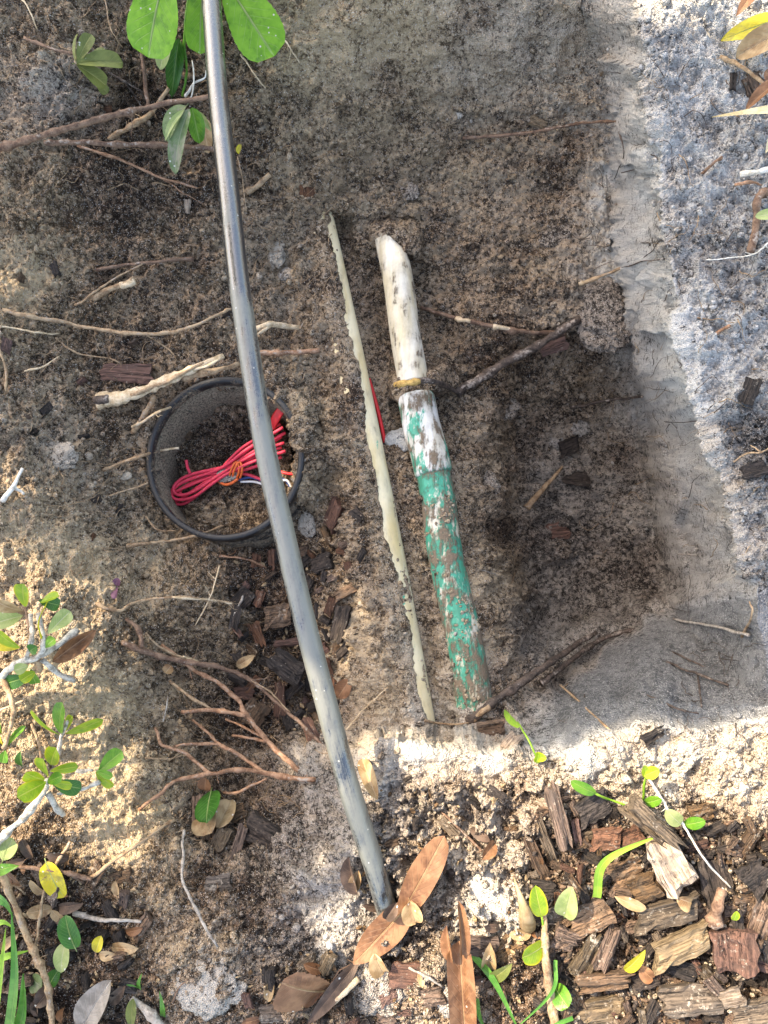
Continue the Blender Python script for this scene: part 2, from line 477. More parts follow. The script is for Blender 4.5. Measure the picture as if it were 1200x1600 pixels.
# pipes: centre line pixels with heights of the axis
PIPE_R = 0.0167
PIPE1 = np.array([(606, 360, -.178), (622, 436, -.172), (634, 530, -.165), (645, 590, -.160), (657, 660, -.155), (671, 710, -.150), (683, 765, -.147), (690, 830, -.142), (703, 905, -.137), (718, 965, -.132), (730, 1020, -.128), (741, 1100, -.122), (748, 1150, -.120)])
PIPE2_R = np.array([(515, 320), (523, 350), (546, 436), (562, 530), (574, 590), (602, 700), (611, 770), (623, 830), (640, 905), (652, 980), (667, 1055), (676, 1115), (684, 1170)])
_k2 = np.polyfit(PIPE2_R[1:-1, 1], PIPE2_R[1:-1, 0], 2)
PIPE2_R = np.array([(float(np.polyval(_k2, v)), v) for v in PIPE2_R[:, 1]])
PIPE2_W = np.array([(320, 0), (350, 3), (436, 11), (530, 9), (590, 13), (625, 14), (700, 23), (770, 25), (830, 26), (905, 23), (980, 19), (1055, 20), (1115, 14), (1170, 0)])
PIPE2_Z = ([320, 1170], [-.176, -.118])
RING_C = (349, 715); RING_Z = -.118
_rc = P(*RING_C, RING_Z); RING_R = 0.0840

def ground_z(u, v):
    """height of the smooth ground (no crumbs) at photograph pixels"""
    low = bilin(u, v)
    fx = np.interp(v, *FOOT_X); rx = np.interp(v, *RIM_X)
    wob = fbm(u / 70, v / 70, 3, 3) * 8
    mr = np.clip((u + wob - fx) / (rx - fx), 0, 1)
    fy = np.interp(u, *FOOT_Y); ry = np.interp(u, *RIM_Y)
    wob2 = fbm(u / 60, v / 60, 8, 3) * 7
    mn = np.clip((v + wob2 - fy) / (ry - fy), 0, 1)
    pe = np.interp(v, [540, 600, 700, 760, 850, 960, 1060, 1100], [800, 770, 752, 760, 772, 797, 806, 830])
    pn = np.interp(u, [700, 795, 830, 930, 1050, 1200], [1075, 1062, 1040, 985, 950, 900])
    drop = smooth(-14, 52, u - pe + 2 * wob2) * smooth(0, 40, pn - v + wob2) * smooth(470, 720, v)
    low = low - 0.056 * drop
    m = np.maximum(mr, mn)
    m = m ** 0.9
    up = -0.018 * smooth(250, 0, (u - rx)) * (v < 1100) + 0.004 * fbm(u / 90, v / 90, 21, 3)
    up = np.where(v > 1120, 0.004 * fbm(u / 90, v / 90, 21, 3), up)
    z = low * (1 - m) + up * m
    sk = smooth(530, 600, u + wob2 * 2) 
    z = np.where(v > 1000, low * (1 - sk) + z * sk, z)
    # first pipe: keep its upper half bare, soil pressed to it on the left further down
    cx = np.interp(v, PIPE1[:, 1], PIPE1[:, 0]); cz = np.interp(v, PIPE1[:, 1], PIPE1[:, 2])
    on = (v > 330) & (v < 1145)
    d = (u - cx)
    nb = fbm(u / 26, v / 40, 31, 3)
    bed = cz - 0.004 + 0.004 * nb + 0.006 * smooth(900, 1100, v) * smooth(6, -26, d)
    # bury the pipe beyond its visible ends and in the gap above the coupling
    cover = np.maximum(0.75 * smooth(10, -6, v - (378 + d * .6 + 5 * nb)), smooth(1098, 1112, v + d * 0.12))
    gap = smooth(584, 597, v + d * 0.2 + 6 * nb) * smooth(622, 610, v + d * 0.2 + 3 * nb) * smooth(34, 22, -d + 6 * nb)
    k1 = smooth(58, 34, np.abs(d)) * smooth(330, 372, v) * smooth(1145, 1115, v)
    cover = cover * smooth(350, 366, v) * smooth(1145, 1125, v)
    z = np.where(on, z * (1 - k1) + np.minimum(z + 0.02 * cover, bed) * k1, z)
    z = np.where(on, z + (np.maximum(z, cz + 0.25 * PIPE_R + 0.002 * nb) - z) * gap * smooth(60, 26, np.abs(d)), z)
    cov = cover * smooth(66, 22, np.abs(d))
    z = np.where(on, z + (np.maximum(z, cz + PIPE_R - 0.0005 + 0.002 * nb) - z) * cov, z)
    # second pipe: a strip of its right flank shows, soil banked over the left
    rx2 = np.interp(v, PIPE2_R[:, 1], PIPE2_R[:, 0]); w2 = np.interp(v, PIPE2_W[:, 0], PIPE2_W[:, 1])
    pz = np.interp(v, *PIPE2_Z)
    on2 = (v > 325) & (v < 1165)
    w2 = w2 * .82
    d2 = u - rx2                                     # <0: over the pipe
    lef = -w2 + 1.8 * fbm(u / 60, v / 50, 41, 2)       # soil edge
    sx = np.clip(d2 * (H - pz) / F + PIPE_R, -PIPE_R, PIPE_R)
    surf = pz + np.sqrt(np.maximum(PIPE_R ** 2 - sx ** 2, 0))
    spk = 0.0006 * fbm(u / 6, v / 7, 45, 2)
    bank = np.maximum(surf, pz + PIPE_R * .5) + 0.0014 + spk * smooth(-40, 0, d2 - lef) + 0.0065 * smooth(-2, -26, d2 - lef)
    tren = np.minimum(surf - 0.0030 + spk * 1.5 * smooth(18, 0, d2 - lef), pz + PIPE_R * .9)
    tren = np.where(d2 > -3, pz - 0.55 * PIPE_R + 0.003 * nb - 0.012 * smooth(700, 500, v), tren)
    e2 = smooth(325, 350, v) * smooth(1165, 1120, v)
    kb = smooth(5, -5, d2 - lef) * smooth(-100, -62, d2) * e2
    kt = smooth(-5, 5, d2 - lef) * smooth(42, 20, d2) * e2
    z = np.where(on2, z * (1 - kb) + np.maximum(z, bank) * kb, z)
    z = np.where(on2, z * (1 - kt) + np.minimum(z, tren) * kt, z)
    # valve box: lower soil inside, banked on its right flank
    q = P(u, v, np.full_like(z, RING_Z)) - _rc
    r = np.hypot(q[..., 0], q[..., 1])
    ins = smooth(RING_R - 0.0025, RING_R - 0.0045, r)
    floor_in = -.182 + 0.010 * fbm(u / 40, v / 40, 51, 3) - 0.012 * smooth(440, 470, u) + 0.006 * smooth(760, 830, v)
    ar = np.arctan2(q[..., 1], q[..., 0])
    cake = smooth(RING_R + 0.040, RING_R + 0.001, r) * smooth(-0.9, -0.3, ar) * smooth(1.7, 1.0, ar)
    z = z * (1 - cake) + np.maximum(z, RING_Z - 0.005) * cake
    below = smooth(RING_R + 0.03, RING_R + 0.012, r) * (1 - cake)
    z = z * (1 - below) + np.minimum(z, RING_Z - 0.008 - 0.022 * smooth(-.5, -1.2, ar) * smooth(-2.9, -2.2, ar)) * below
    z = z * (1 - ins) + floor_in * ins
    return z

# soil kinds: pale sand, dark humus (also painted shade), tan sand (weights 0..1 at pixels)
SK = [(60,60,.05,.5,.25),(200,60,0,.6,.25),(90,150,.5,.3,0),(250,150,0,.85,.05),(330,260,0,.8,.1),(60,330,0,.5,.45),(180,300,0,.95,0),(30,420,.05,.1,.8),(250,420,0,.65,.2),(120,480,.0,.6,.3),(420,380,.1,.3,.2),
(500,60,.0,.0,.8),(620,60,.05,.0,.65),(750,80,.25,0,.2),(860,90,.3,0,.1),(600,200,.0,.15,.35),(700,250,.05,.2,.15),(850,280,.1,.25,0),(500,250,0,.25,.35),
(985,300,.9,0,.1),(1005,420,.85,.0,.1),(1040,350,.55,.25,0),(1100,120,.85,.05,0),(1150,40,.9,0,.2),(1085,250,.8,.15,0),(1150,400,.6,.35,0),(1080,600,1,0,0),(1100,560,.95,0,0),(1180,700,.2,.8,0),(1110,720,.7,.1,.2),(1130,780,.4,.1,.5),(1100,850,.6,.05,.2),(1120,920,.5,.1,.1),(1180,850,.5,.5,0),(1180,1050,.6,.3,0),
(1030,640,.8,.0,.1),(1070,800,.6,.0,.1),(820,400,.05,.4,0),(760,560,.0,.45,.0),(900,600,.1,.3,0),(850,700,.3,.2,.0),(950,720,.2,.3,0),(900,850,.15,.55,0),(980,900,.2,.6,0),(800,850,.05,.4,.05),
(1000,1080,.18,.45,0),(900,1110,.16,.45,0),(1100,1050,.22,.38,0),(800,1080,.2,.4,0),(760,700,.1,.25,.1),(770,900,.1,.1,.3),(790,1000,.1,.2,.2),  # near wall weights darkened to stand in for its shade
(700,900,.05,.3,.1),(640,800,.1,.4,.05),(580,1000,.25,.05,.4),(600,1080,.2,.1,.35),(540,800,.1,.6,.1),(550,620,.15,.4,.05),(570,440,.1,.4,.0),(500,640,.05,.3,.35),(490,760,.05,.2,.5),
(350,715,.0,1,0),(300,780,.05,.6,.2),(420,680,0,1,0),(200,560,0,.75,.1),(100,560,.05,.65,.2),(60,700,.25,.35,.15),(150,760,.2,.4,.2),(70,820,.2,.1,.5),(150,880,.1,.1,.65),(250,900,.05,.2,.55),(200,830,.05,.4,.3),
(430,900,0,1,0),(450,1000,0,1,0),(400,1100,0,1,0),(320,980,.0,.5,.35),(150,1100,.1,0,.9),(190,1180,.1,0,.85),(230,1000,.0,.5,.2),(200,1290,.1,.0,.85),(260,1160,.0,.5,.35),(330,1250,0,.8,.1),(420,1250,.1,.8,0),(480,1200,.42,.3,0),(470,1280,.3,.55,0),
(50,1350,0,.9,.1),(100,1450,0,1,0),(60,1560,0,1,0),(230,1400,.1,.4,.35),(270,1470,.2,.4,.2),(400,1400,.2,.65,0),(350,1350,.15,.65,.05),(520,1440,.8,.1,0),(450,1480,.2,.7,0),(330,1550,.35,.4,.1),(420,1570,.3,.6,0),(200,1560,.1,.8,.0),
(640,1190,1,0,.1),(760,1200,1,0,.1),(640,1228,.5,.45,.0),(700,1232,.5,.45,.05),(760,1236,.45,.5,.0),(820,1230,.5,.45,.05),(890,1228,.5,.45,.0),(570,1240,.5,.4,0),(960,1215,.6,.3,.1),(1080,1225,.55,.3,.15),(1180,1180,.6,.2,.25),(900,1200,.95,0,.15),(1050,1180,.8,.05,.2),(1150,1200,.8,.1,.2),(620,1290,.45,.45,0),(750,1300,.55,.4,0),(760,1400,.85,.1,0),(640,1390,.35,.6,0),(600,1500,.3,.6,0),(700,1560,.4,.5,0),(900,1350,.3,.7,0),(1000,1450,.1,.9,0),(1100,1300,.3,.6,0),(1150,1500,.1,.9,0),(850,1550,.2,.8,0)]  # dark weights below the rim painted to narrow the sunlit band
SK = np.array(SK, float)
def soil_weights(u, v):
    u = np.asarray(u, float); v = np.asarray(v, float)
    uu = u + 26 * fbm(u / 60, v / 60, 61, 4); vv = v + 26 * fbm(u / 60, v / 60, 71, 4)
    acc = np.zeros(u.shape + (3,)); tot = np.zeros(u.shape)
    for k in SK:
        w = 1.0 / (((uu - k[0]) ** 2 + (vv - k[1]) ** 2 + 500.0) ** 1.6)
        tot += w
        acc += w[..., None] * k[2:5]
    c = acc / tot[..., None]
    n = fbm(u / 24, v / 24, 81, 4) * 0.30
    c[..., 0] = np.clip(c[..., 0] * 1.05 + n * (0.3 + c[..., 0]), 0, 1)
    c[..., 1] = np.clip(c[..., 1] + fbm(u / 30, v / 30, 91, 4) * 0.35 + 0.5 * smooth(.12, .5, fbm(u / 75, v / 60, 97, 4)) * (1 - c[..., 0]), 0, 1)
    c[..., 2] = np.clip(c[..., 2] + fbm(u / 40, v / 40, 95, 4) * 0.25 * (c[..., 2] > .05), 0, 1)
    return c

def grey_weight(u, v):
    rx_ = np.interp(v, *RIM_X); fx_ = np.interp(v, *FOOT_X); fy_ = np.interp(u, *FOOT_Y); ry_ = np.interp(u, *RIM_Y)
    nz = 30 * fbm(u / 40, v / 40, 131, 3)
    g = 0.95 * smooth(-30, 20, v - fy_ + nz) * smooth(8, -14, v - ry_) * smooth(760, 880, u + nz)  # near wall: shade put into the colour as grey
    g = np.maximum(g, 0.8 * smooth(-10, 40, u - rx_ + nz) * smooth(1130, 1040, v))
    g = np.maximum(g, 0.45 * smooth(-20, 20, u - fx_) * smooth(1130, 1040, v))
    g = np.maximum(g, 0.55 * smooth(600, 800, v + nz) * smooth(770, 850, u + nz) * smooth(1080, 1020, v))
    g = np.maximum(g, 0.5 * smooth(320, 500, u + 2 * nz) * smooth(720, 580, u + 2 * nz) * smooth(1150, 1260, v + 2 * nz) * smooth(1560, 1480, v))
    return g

STEP = 1.75
du = np.arange(-70, 1270 + .1, STEP); dv = np.arange(-70, 1670 + .1, STEP)
GU, GV = np.meshgrid(du, dv)
GZ = ground_z(GU, GV)
# blend the margins towards the grade
def grade_z(u, v):
    return ground_z(np.asarray(u, float), np.asarray(v, float))
BASE = P(GU, GV, GZ)
def normals(B):
    a = np.gradient(B, axis=1); b = np.gradient(B, axis=0)
    n = np.cross(b, a)
    n /= np.linalg.norm(n, axis=2)[..., None] + 1e-12
    n[n[..., 2] < 0] *= -1
    return n
# light blur of the base for stable normals
def blur(A, k):
    for ax in (0, 1):
        c = np.cumsum(np.concatenate([np.repeat(np.take(A, [0], ax), k + 1, ax), A, np.repeat(np.take(A, [-1], ax), k, ax)], ax), ax)
        n = A.shape[ax]
        A = (np.take(c, range(2 * k + 1, 2 * k + 1 + n), ax) - np.take(c, range(0, n), ax)) / (2 * k + 1)
    return A
NOR = normals(blur(BASE, 5))
SW = soil_weights(GU, GV)
# roughness of the surface: cut walls are smoother
fx = np.interp(GV, *FOOT_X); rx = np.interp(GV, *RIM_X)
wall = smooth(fx - 10, fx + 15, GU) * smooth(rx + 5, rx - 25, GU) * (GV < 1000)
fy = np.interp(GU, *FOOT_Y); ry = np.interp(GU, *RIM_Y)
wall = np.maximum(wall, smooth(fy - 10, fy + 10, GV) * smooth(ry, ry - 20, GV) * (GU > 820))
topw = smooth(180, 60, GV) * smooth(430, 520, GU) * smooth(1000, 940, GU)
wall = np.maximum(wall, topw * 0.7)
pipe_near = smooth(50, 20, np.abs(GU - np.interp(GV, PIPE1[:, 1], PIPE1[:, 0]))) * (GV > 360) * (GV < 1140)
leftbank = smooth(330, 200, GU) * (GV > 830)
lip = smooth(60, 15, np.abs(GV - ry + 8)) * (GU > 560) * smooth(1000, 1040, GV)
lip = np.maximum(lip, smooth(40, 12, np.abs(GU - rx)) * (GV < 1000) * .7)
rough = (1 - 0.42 * lip) * (1 - 0.78 * wall) * (1 - 0.45 * pipe_near) * (1 - 0.25 * leftbank)
sandy = smooth(540, 600, GU) * smooth(880, 820, GU) * smooth(1205, 1235, GV) * smooth(1560, 1480, GV)
rough = rough * (1 + 1.0 * sandy)
w1, c1 = worley(GU / 24, GV / 24, 101)
w2, c2 = worley(GU / 10.5 + 3 * fbm(GU / 30, GV / 30, 5, 2), GV / 10.5, 103)
w3, c3 = worley(GU / 5.2, GV / 5.2, 107)
patch = smooth(-.15, .35, fbm(GU / 55, GV / 55, 111, 3))
disp = (0.0110 * fbm(GU / 85, GV / 85, 113, 4)
        + rough * (0.0100 * fbm(GU / 32, GV / 32, 117, 4)
        + 0.0062 * fbm(GU / 13, GV / 13, 119, 4, .6)
        + 0.0034 * np.abs(fbm(GU / 6, GV / 6, 127, 2))
        + 0.0070 * patch * np.clip(0.62 - w1, 0, 1) * (0.3 + c1)
        + 0.0050 * np.clip(0.62 - w2, 0, 1) * (c2 ** 1.5) * 1.3
        + 0.0024 * np.clip(0.60 - w3, 0, 1) * (0.2 + c3)))
disp *= 1 - 0.72 * smooth(34, 18, np.abs(GU - np.interp(GV, PIPE2_R[:, 1], PIPE2_R[:, 0]) + 10)) * (GV > 340) * (GV < 1130)
TOP = BASE + NOR * disp[..., None]
TZ = TOP[..., 2]
TZS = blur(TZ, 3)

def gidx(u, v):
    i = np.clip(np.rint((np.asarray(u) - du[0]) / STEP).astype(int), 0, len(du) - 1)
    j = np.clip(np.rint((np.asarray(v) - dv[0]) / STEP).astype(int), 0, len(dv) - 1)
    return j, i
def gz(u, v):
    return TZS[gidx(u, v)]
def S(u, v, dz=0.0):
    return P(u, v, gz(u, v) + dz)
def gn(u, v):
    return NOR[gidx(u, v)]
def scale_at(u, v, dz=0.0):
    p = S(u, v, dz)
    return (np.linalg.norm(p - np.array([0, 0, H]))) / math.hypot(F, math.hypot(float(u) - 600, float(v) - 800))

# full sheet: dense in view, growing cells out to the horizon
ext = [0.0015]
while sum(ext) < 70:
    ext.append(ext[-1] * 1.22)
ext = np.cumsum(ext); NE = len(ext)
ny, nx = GU.shape
iy = np.clip(np.arange(-NE, ny + NE), 0, ny - 1); ix = np.clip(np.arange(-NE, nx + NE), 0, nx - 1)
ox = np.concatenate([-ext[::-1], np.zeros(nx), ext]); oy = np.concatenate([ext[::-1], np.zeros(ny), -ext])
V = TOP[np.ix_(iy, ix)].copy()
V[..., 0] += ox[None, :]; V[..., 1] += oy[:, None]
far = np.maximum(np.abs(ox)[None, :] + 0 * oy[:, None], np.abs(oy)[:, None] + 0 * ox[None, :])
kz = smooth(0.0, 0.16, far)
zo = 0.01 * fbm(V[..., 0] * 8, V[..., 1] * 8, 121, 4) * smooth(0, 0.1, far) + 0.003 * fbm(V[..., 0] * 70, V[..., 1] * 70, 123, 3) * smooth(0, .03, far) * smooth(1.5, .8, far)
V[..., 2] = V[..., 2] * (1 - kz) + zo
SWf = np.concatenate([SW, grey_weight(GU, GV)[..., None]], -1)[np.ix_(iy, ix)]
_o = smooth(0.0, 0.03, far)[..., None]
_g = np.stack([np.clip(.3 + .5 * fbm(V[..., 0] * 9, V[..., 1] * 9, 171, 4), 0, 1), np.clip(.45 + .8 * fbm(V[..., 0] * 6, V[..., 1] * 6, 173, 4), 0, 1), np.clip(.3 + .5 * fbm(V[..., 0] * 4, V[..., 1] * 4, 175, 4), 0, 1), np.full(far.shape, .2)], -1)
SWf = SWf * (1 - _o) + _g * _o
def sheet(name, V, wts, mat):
    h, w = V.shape[:2]
    me = bpy.data.meshes.new(name)
    me.vertices.add(h * w)
    me.vertices.foreach_set('co', V.reshape(-1, 3).astype(np.float32).ravel())
    idx = np.arange(h * w, dtype=np.int32).reshape(h, w)
    q = np.stack([idx[:-1, :-1], idx[1:, :-1], idx[1:, 1:], idx[:-1, 1:]], -1).reshape(-1, 4)
    nq = len(q)
    me.loops.add(nq * 4); me.polygons.add(nq)
    me.loops.foreach_set('vertex_index', q.ravel())
    me.polygons.foreach_set('loop_start', np.arange(0, nq * 4, 4, dtype=np.int32))
    me.polygons.foreach_set('use_smooth', np.ones(nq, bool))
    me.update(calc_edges=True)
    a = me.color_attributes.new('soil', 'FLOAT_COLOR', 'POINT')
    c = np.ones((h * w, 4), np.float32); c[:] = wts.reshape(-1, 4)
    a.data.foreach_set('color', c.ravel())
    me.materials.append(mat)
    o = bpy.data.objects.new(name, me)
    COL.objects.link(o)
    return o
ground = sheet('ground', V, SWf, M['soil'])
tag(ground, 'dug sandy soil with a deep hole and its banks', None, None, 'structure')
del V, SWf

# crumbs of soil lying on it (uncountable)
ICO = None
def ico():
    t = (1 + 5 ** .5) / 2
    v = np.array([(-1, t, 0), (1, t, 0), (-1, -t, 0), (1, -t, 0), (0, -1, t), (0, 1, t), (0, -1, -t), (0, 1, -t), (t, 0, -1), (t, 0, 1), (-t, 0, -1), (-t, 0, 1)], float)
    v /= np.linalg.norm(v[0])
    f = np.array([(0, 11, 5), (0, 5, 1), (0, 1, 7), (0, 7, 10), (0, 10, 11), (1, 5, 9), (5, 11, 4), (11, 10, 2), (10, 7, 6), (7, 1, 8), (3, 9, 4), (3, 4, 2), (3, 2, 6), (3, 6, 8), (3, 8, 9), (4, 9, 5), (2, 4, 11), (6, 2, 10), (8, 6, 7), (9, 8, 1)], np.int32)
    return v, f
def crumbs(name, uvz, rad, wts, label):
    bv, bf = ico(); n = len(rad)
    pos = uvz
    jit = 1 + 0.38 * (RNG.random((n, 12, 1)) - 0.5) * 2
    sc = 1 + 0.35 * (RNG.random((n, 1, 3)) - 0.5) * 2
    vv = bv[None] * jit * sc * rad[:, None, None]
    a = RNG.random(n) * 6.283; ca, sa = np.cos(a)[:, None], np.sin(a)[:, None]
    x = vv[..., 0] * ca - vv[..., 1] * sa; y = vv[..., 0] * sa + vv[..., 1] * ca
    vv = np.stack([x, y, vv[..., 2]], -1) + pos[:, None]
    me = bpy.data.meshes.new(name)
    me.vertices.add(n * 12); me.vertices.foreach_set('co', vv.astype(np.float32).ravel())
    f = (bf[None] + (np.arange(n, dtype=np.int32) * 12)[:, None, None]).reshape(-1)
    nf = n * 20
    me.loops.add(nf * 3); me.polygons.add(nf)
    me.loops.foreach_set('vertex_index', f.astype(np.int32))
    me.polygons.foreach_set('loop_start', np.arange(0, nf * 3, 3, dtype=np.int32))
    me.update(calc_edges=True)
    c = np.zeros((n, 12, 4), np.float32); c[..., :3] = wts[:, None]
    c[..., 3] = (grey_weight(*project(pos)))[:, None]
    at = me.color_attributes.new('soil', 'FLOAT_COLOR', 'POINT'); at.data.foreach_set('color', c.ravel())
    me.materials.append(M['soil'])
    o = bpy.data.objects.new(name, me); COL.objects.link(o)
    return tag(o, label, None, None, 'stuff')
nC = 20000
cu = RNG.uniform(-60, 1260, nC * 2); cv = RNG.uniform(-60, 1660, nC * 2)
j, i = gidx(cu, cv)
keep = RNG.random(nC * 2) < (0.06 + 0.94 * (1 - wall[j, i])) * (0.25 + 0.75 * patch[j, i]) * (1 - .6 * leftbank[j, i])
cu = cu[keep][:nC]; cv = cv[keep][:nC]
cr = 0.0006 + 0.0032 * RNG.random(len(cu)) ** 6
cw = np.clip(soil_weights(cu, cv) + RNG.normal(0, .22, (len(cu), 3)) * np.array([1, 1, .3]), 0, 1)
cp = P(cu, cv, TZ[gidx(cu, cv)]); cp += gn(cu, cv) * (cr * 0.35)[:, None]
crumbs('soil_crumbs', cp, cr, cw, 'loose crumbs of sandy soil strewn over the hole and its banks')

# ------------------------------------------------------------------ pipes
def tube_mat():
    m, nt, b = new_mat('black_poly')
    uv = nd(nt, 'ShaderNodeSeparateXYZ', Vector=nt.nodes.new('ShaderNodeTexCoord').outputs['UV'])
    co = worldco(nt)
    st = nd(nt, 'ShaderNodeMapping', Vector=co, Scale=(1, 0.28, 1)).outputs[0]
    n = tex(nt, st, 60, 4, 0.6).outputs[0]
    f = tex(nt, co, 420, 3, 0.7).outputs[0]
    along = maprange(nt, uv.outputs[1], 0.26, 0.46)
    k = mth(nt, 'ADD', mth(nt, 'MULTIPLY_ADD', n, 1.5, -0.38), mth(nt, 'MULTIPLY', f, 0.40))
    k = mth(nt, 'MULTIPLY_ADD', along, 0.31, k)
    su = nd(nt, 'ShaderNodeCombineXYZ', X=mth(nt, 'MULTIPLY', uv.outputs[0], 70.0), Y=mth(nt, 'MULTIPLY', uv.outputs[1], 26.0)).outputs[0]
    scr = tex(nt, su, 1.0, 4, 0.7).outputs[0]
    k = mth(nt, 'ADD', k, mth(nt, 'MULTIPLY_ADD', scr, 0.7, -0.35))
    dust = mth(nt, 'MULTIPLY', maprange(nt, k, 0.60, 0.98), 0.8)
    vo = tex(nt, co, 300, typ='v')
    rr = nd(nt, 'ShaderNodeSeparateColor', Color=vo.outputs['Color']).outputs[0]
    sp = mth(nt, 'MULTIPLY', maprange(nt, rr, 0.965, 0.97), maprange(nt, vo.outputs['Distance'], mth(nt, 'MULTIPLY', n, 0.5), 0.1))
    c = mixc(nt, dust, (0.013, 0.016, 0.021), (0.140, 0.141, 0.112))
    c = mixc(nt, sp, c, (0.6, 0.57, 0.5))
    nt.links.new(c, b.inputs['Base Color'])
    nt.links.new(maprange(nt, dust, 0.0, 0.6, 0.22, 0.62), b.inputs['Roughness'])
    b.inputs['Specular IOR Level'].default_value = 0.8
    b.inputs['IOR'].default_value = 1.75
    b.inputs['Coat Weight'].default_value = 0.5
    b.inputs['Coat Roughness'].default_value = 0.3
    bump(nt, b, mth(nt, 'ADD', f, sp), 0.0007, 0.5)
    return m
M['tube'] = tube_mat()
TUBE = [(326, -60, 0.0), (330, 0, .012), (341, 150, .03), (357, 293, .045), (372, 430, .053), (391, 560, .058), (414, 700, .061), (450, 860, .062), (478, 978, .060), (510, 1100, .055), (537, 1200, .046), (553, 1255, .040), (587, 1360, .020), (604, 1420, .004), (616, 1460, -.022)]
tp = np.array([P(u, v, z) for u, v, z in TUBE])
tp = np.vstack([tp[0] + np.array([-0.05, .30, -0.10]), tp[0] + np.array([-.012, .10, -0.018]), tp])
V_, F_, U_ = sweep(catmull(tp, 150), 0.0087, 20)
U_ = np.array(U_); U_[:, 1] -= 0.33
mesh_obj('irrigation_tube', V_, F_, M['tube'], uvs=U_, label='long black polyethylene tube arching over the hole, its lower half coated in grey dust', cat='tube')

def pvc_mat(name, base, green=0.0, soil=0.4, side=None, gscale=55):
    m, nt, b = new_mat(name)
    uv = nd(nt, 'ShaderNodeSeparateXYZ', Vector=nt.nodes.new('ShaderNodeTexCoord').outputs['UV'])
    co = worldco(nt)
    st = nd(nt, 'ShaderNodeMapping', Vector=co, Rotation=(0, 0, math.radians(-11)), Scale=(1, 0.22, 1)).outputs[0]
    n = tex(nt, st, 130, 4, 0.7).outputs[0]
    f = tex(nt, co, 520, 3, 0.75).outputs[0]
    g = tex(nt, co, 48, 4, 0.65).outputs[0]
    stain = tex(nt, st, 60, 4, 0.6).outputs[0]
    c = mixc(nt, maprange(nt, stain, 0.35, 0.75), base, tuple(x * y for x, y in zip(base, (0.82, 0.74, 0.56))))
    k = mth(nt, 'ADD', mth(nt, 'MULTIPLY', g, 0.5), mth(nt, 'ADD', mth(nt, 'MULTIPLY', f, 0.12), mth(nt, 'MULTIPLY', n, 0.53)))
    film = maprange(nt, k, 0.54 - soil * 0.3, 0.80 - soil * 0.3)
    c = mixc(nt, mth(nt, 'MULTIPLY', film, 0.5), c, (0.30, 0.235, 0.165))
    if green:
        gst = nd(nt, 'ShaderNodeMapping', Vector=co, Rotation=(0, 0, math.radians(-11)), Location=(0, .31, 0), Scale=(1, 0.5, 1)).outputs[0]
        gm = tex(nt, gst, gscale, 5, 0.68).outputs[0]
        gm = maprange(nt, mth(nt, 'ADD', gm, mth(nt, 'MULTIPLY', n, 0.30)), 0.72 - green, 0.80 - green)
        c = mixc(nt, mth(nt, 'MULTIPLY', gm, 0.93), c, mixc(nt, maprange(nt, n, 0.3, 0.7), (0.0, 0.20, 0.115), (0.015, 0.42, 0.28)))
    # soil sticks to the flanks more than to the wiped crown
    if side is not None:
        du_ = mth(nt, 'ABSOLUTE', mth(nt, 'ADD', uv.outputs[0], -side))
        k = mth(nt, 'MULTIPLY_ADD', du_, 0.5, k)
    sm = maprange(nt, k, 0.70 - soil * 0.3, 0.80 - soil * 0.3)
    c = mixc(nt, sm, c, mixc(nt, f, (0.060, 0.042, 0.028), (0.34, 0.25, 0.17)))
    nt.links.new(c, b.inputs['Base Color'])
    nt.links.new(maprange(nt, sm, 0, 1, 0.42, 0.95), b.inputs['Roughness'])
    b.inputs['Specular IOR Level'].default_value = 0.4
    bump(nt, b, mth(nt, 'ADD', mth(nt, 'MULTIPLY', sm, 1.2), mth(nt, 'MULTIPLY', f, mth(nt, 'MULTIPLY_ADD', sm, 0.9, 0.1))), 0.0011, 0.8)
    return m
M['pvc_bare'] = pvc_mat('pvc_bare', (0.78, 0.72, 0.60), 0, 0.30)
M['pvc_coupling'] = pvc_mat('pvc_coupling', (0.80, 0.79, 0.76), 0.07, 0.46, gscale=42)
M['pvc_primed'] = pvc_mat('pvc_primed', (0.70, 0.66, 0.55), 0.165, 0.54, gscale=62)
M['pvc_cream'] = pvc_mat('pvc_cream', (0.80, 0.69, 0.46), -0.06, 0.04)

def pipe_path(pts, n=60):
    return catmull(np.array([P(u, v, z) for u, v, z in pts]), n)
pp = PIPE1
sec = lambda v0, v1: [(np.interp(v, pp[:, 1], pp[:, 0]), v, np.interp(v, pp[:, 1], pp[:, 2])) for v in np.linspace(v0, v1, 9)]
root = thing('pvc_pipe', P(745, 1120, -.13), 'white plastic pipe with a coupling, its lower half smeared with green primer', 'pipe')
def pipe_part(name, v0, v1, r, mat, n=50, broken=False):
    path = pipe_path(sec(v0, v1), n)
    v_, f_, u_ = sweep(path, r, 28)
    if broken:                                   # snapped off: the end runs to a ragged point
        ring = v_.reshape(n, 28, 3); dr = path[1] - path[0]; dr /= np.linalg.norm(dr)
        cut = 0.022 * np.clip((ring[0, :, 0] - path[0][0] + r * .45) / r, 0, 2) ** 1.2 + RNG.random(28) * .008
        for k in range(n):
            al = (ring[k] - path[0]) @ dr
            ring[k] += np.maximum(0, cut - al)[:, None] * dr
            sh = np.clip(1 - (al / .012), 0, 1)[:, None]
            ring[k] = ring[k] * (1 - .06 * sh) + path[k] * .06 * sh
        v_ = ring.reshape(-1, 3)
    return mesh_obj(name, v_, f_, mat, root, uvs=u_)
pipe_part('upper_length', 364, 600, PIPE_R, M['pvc_bare'], 90, broken=True)
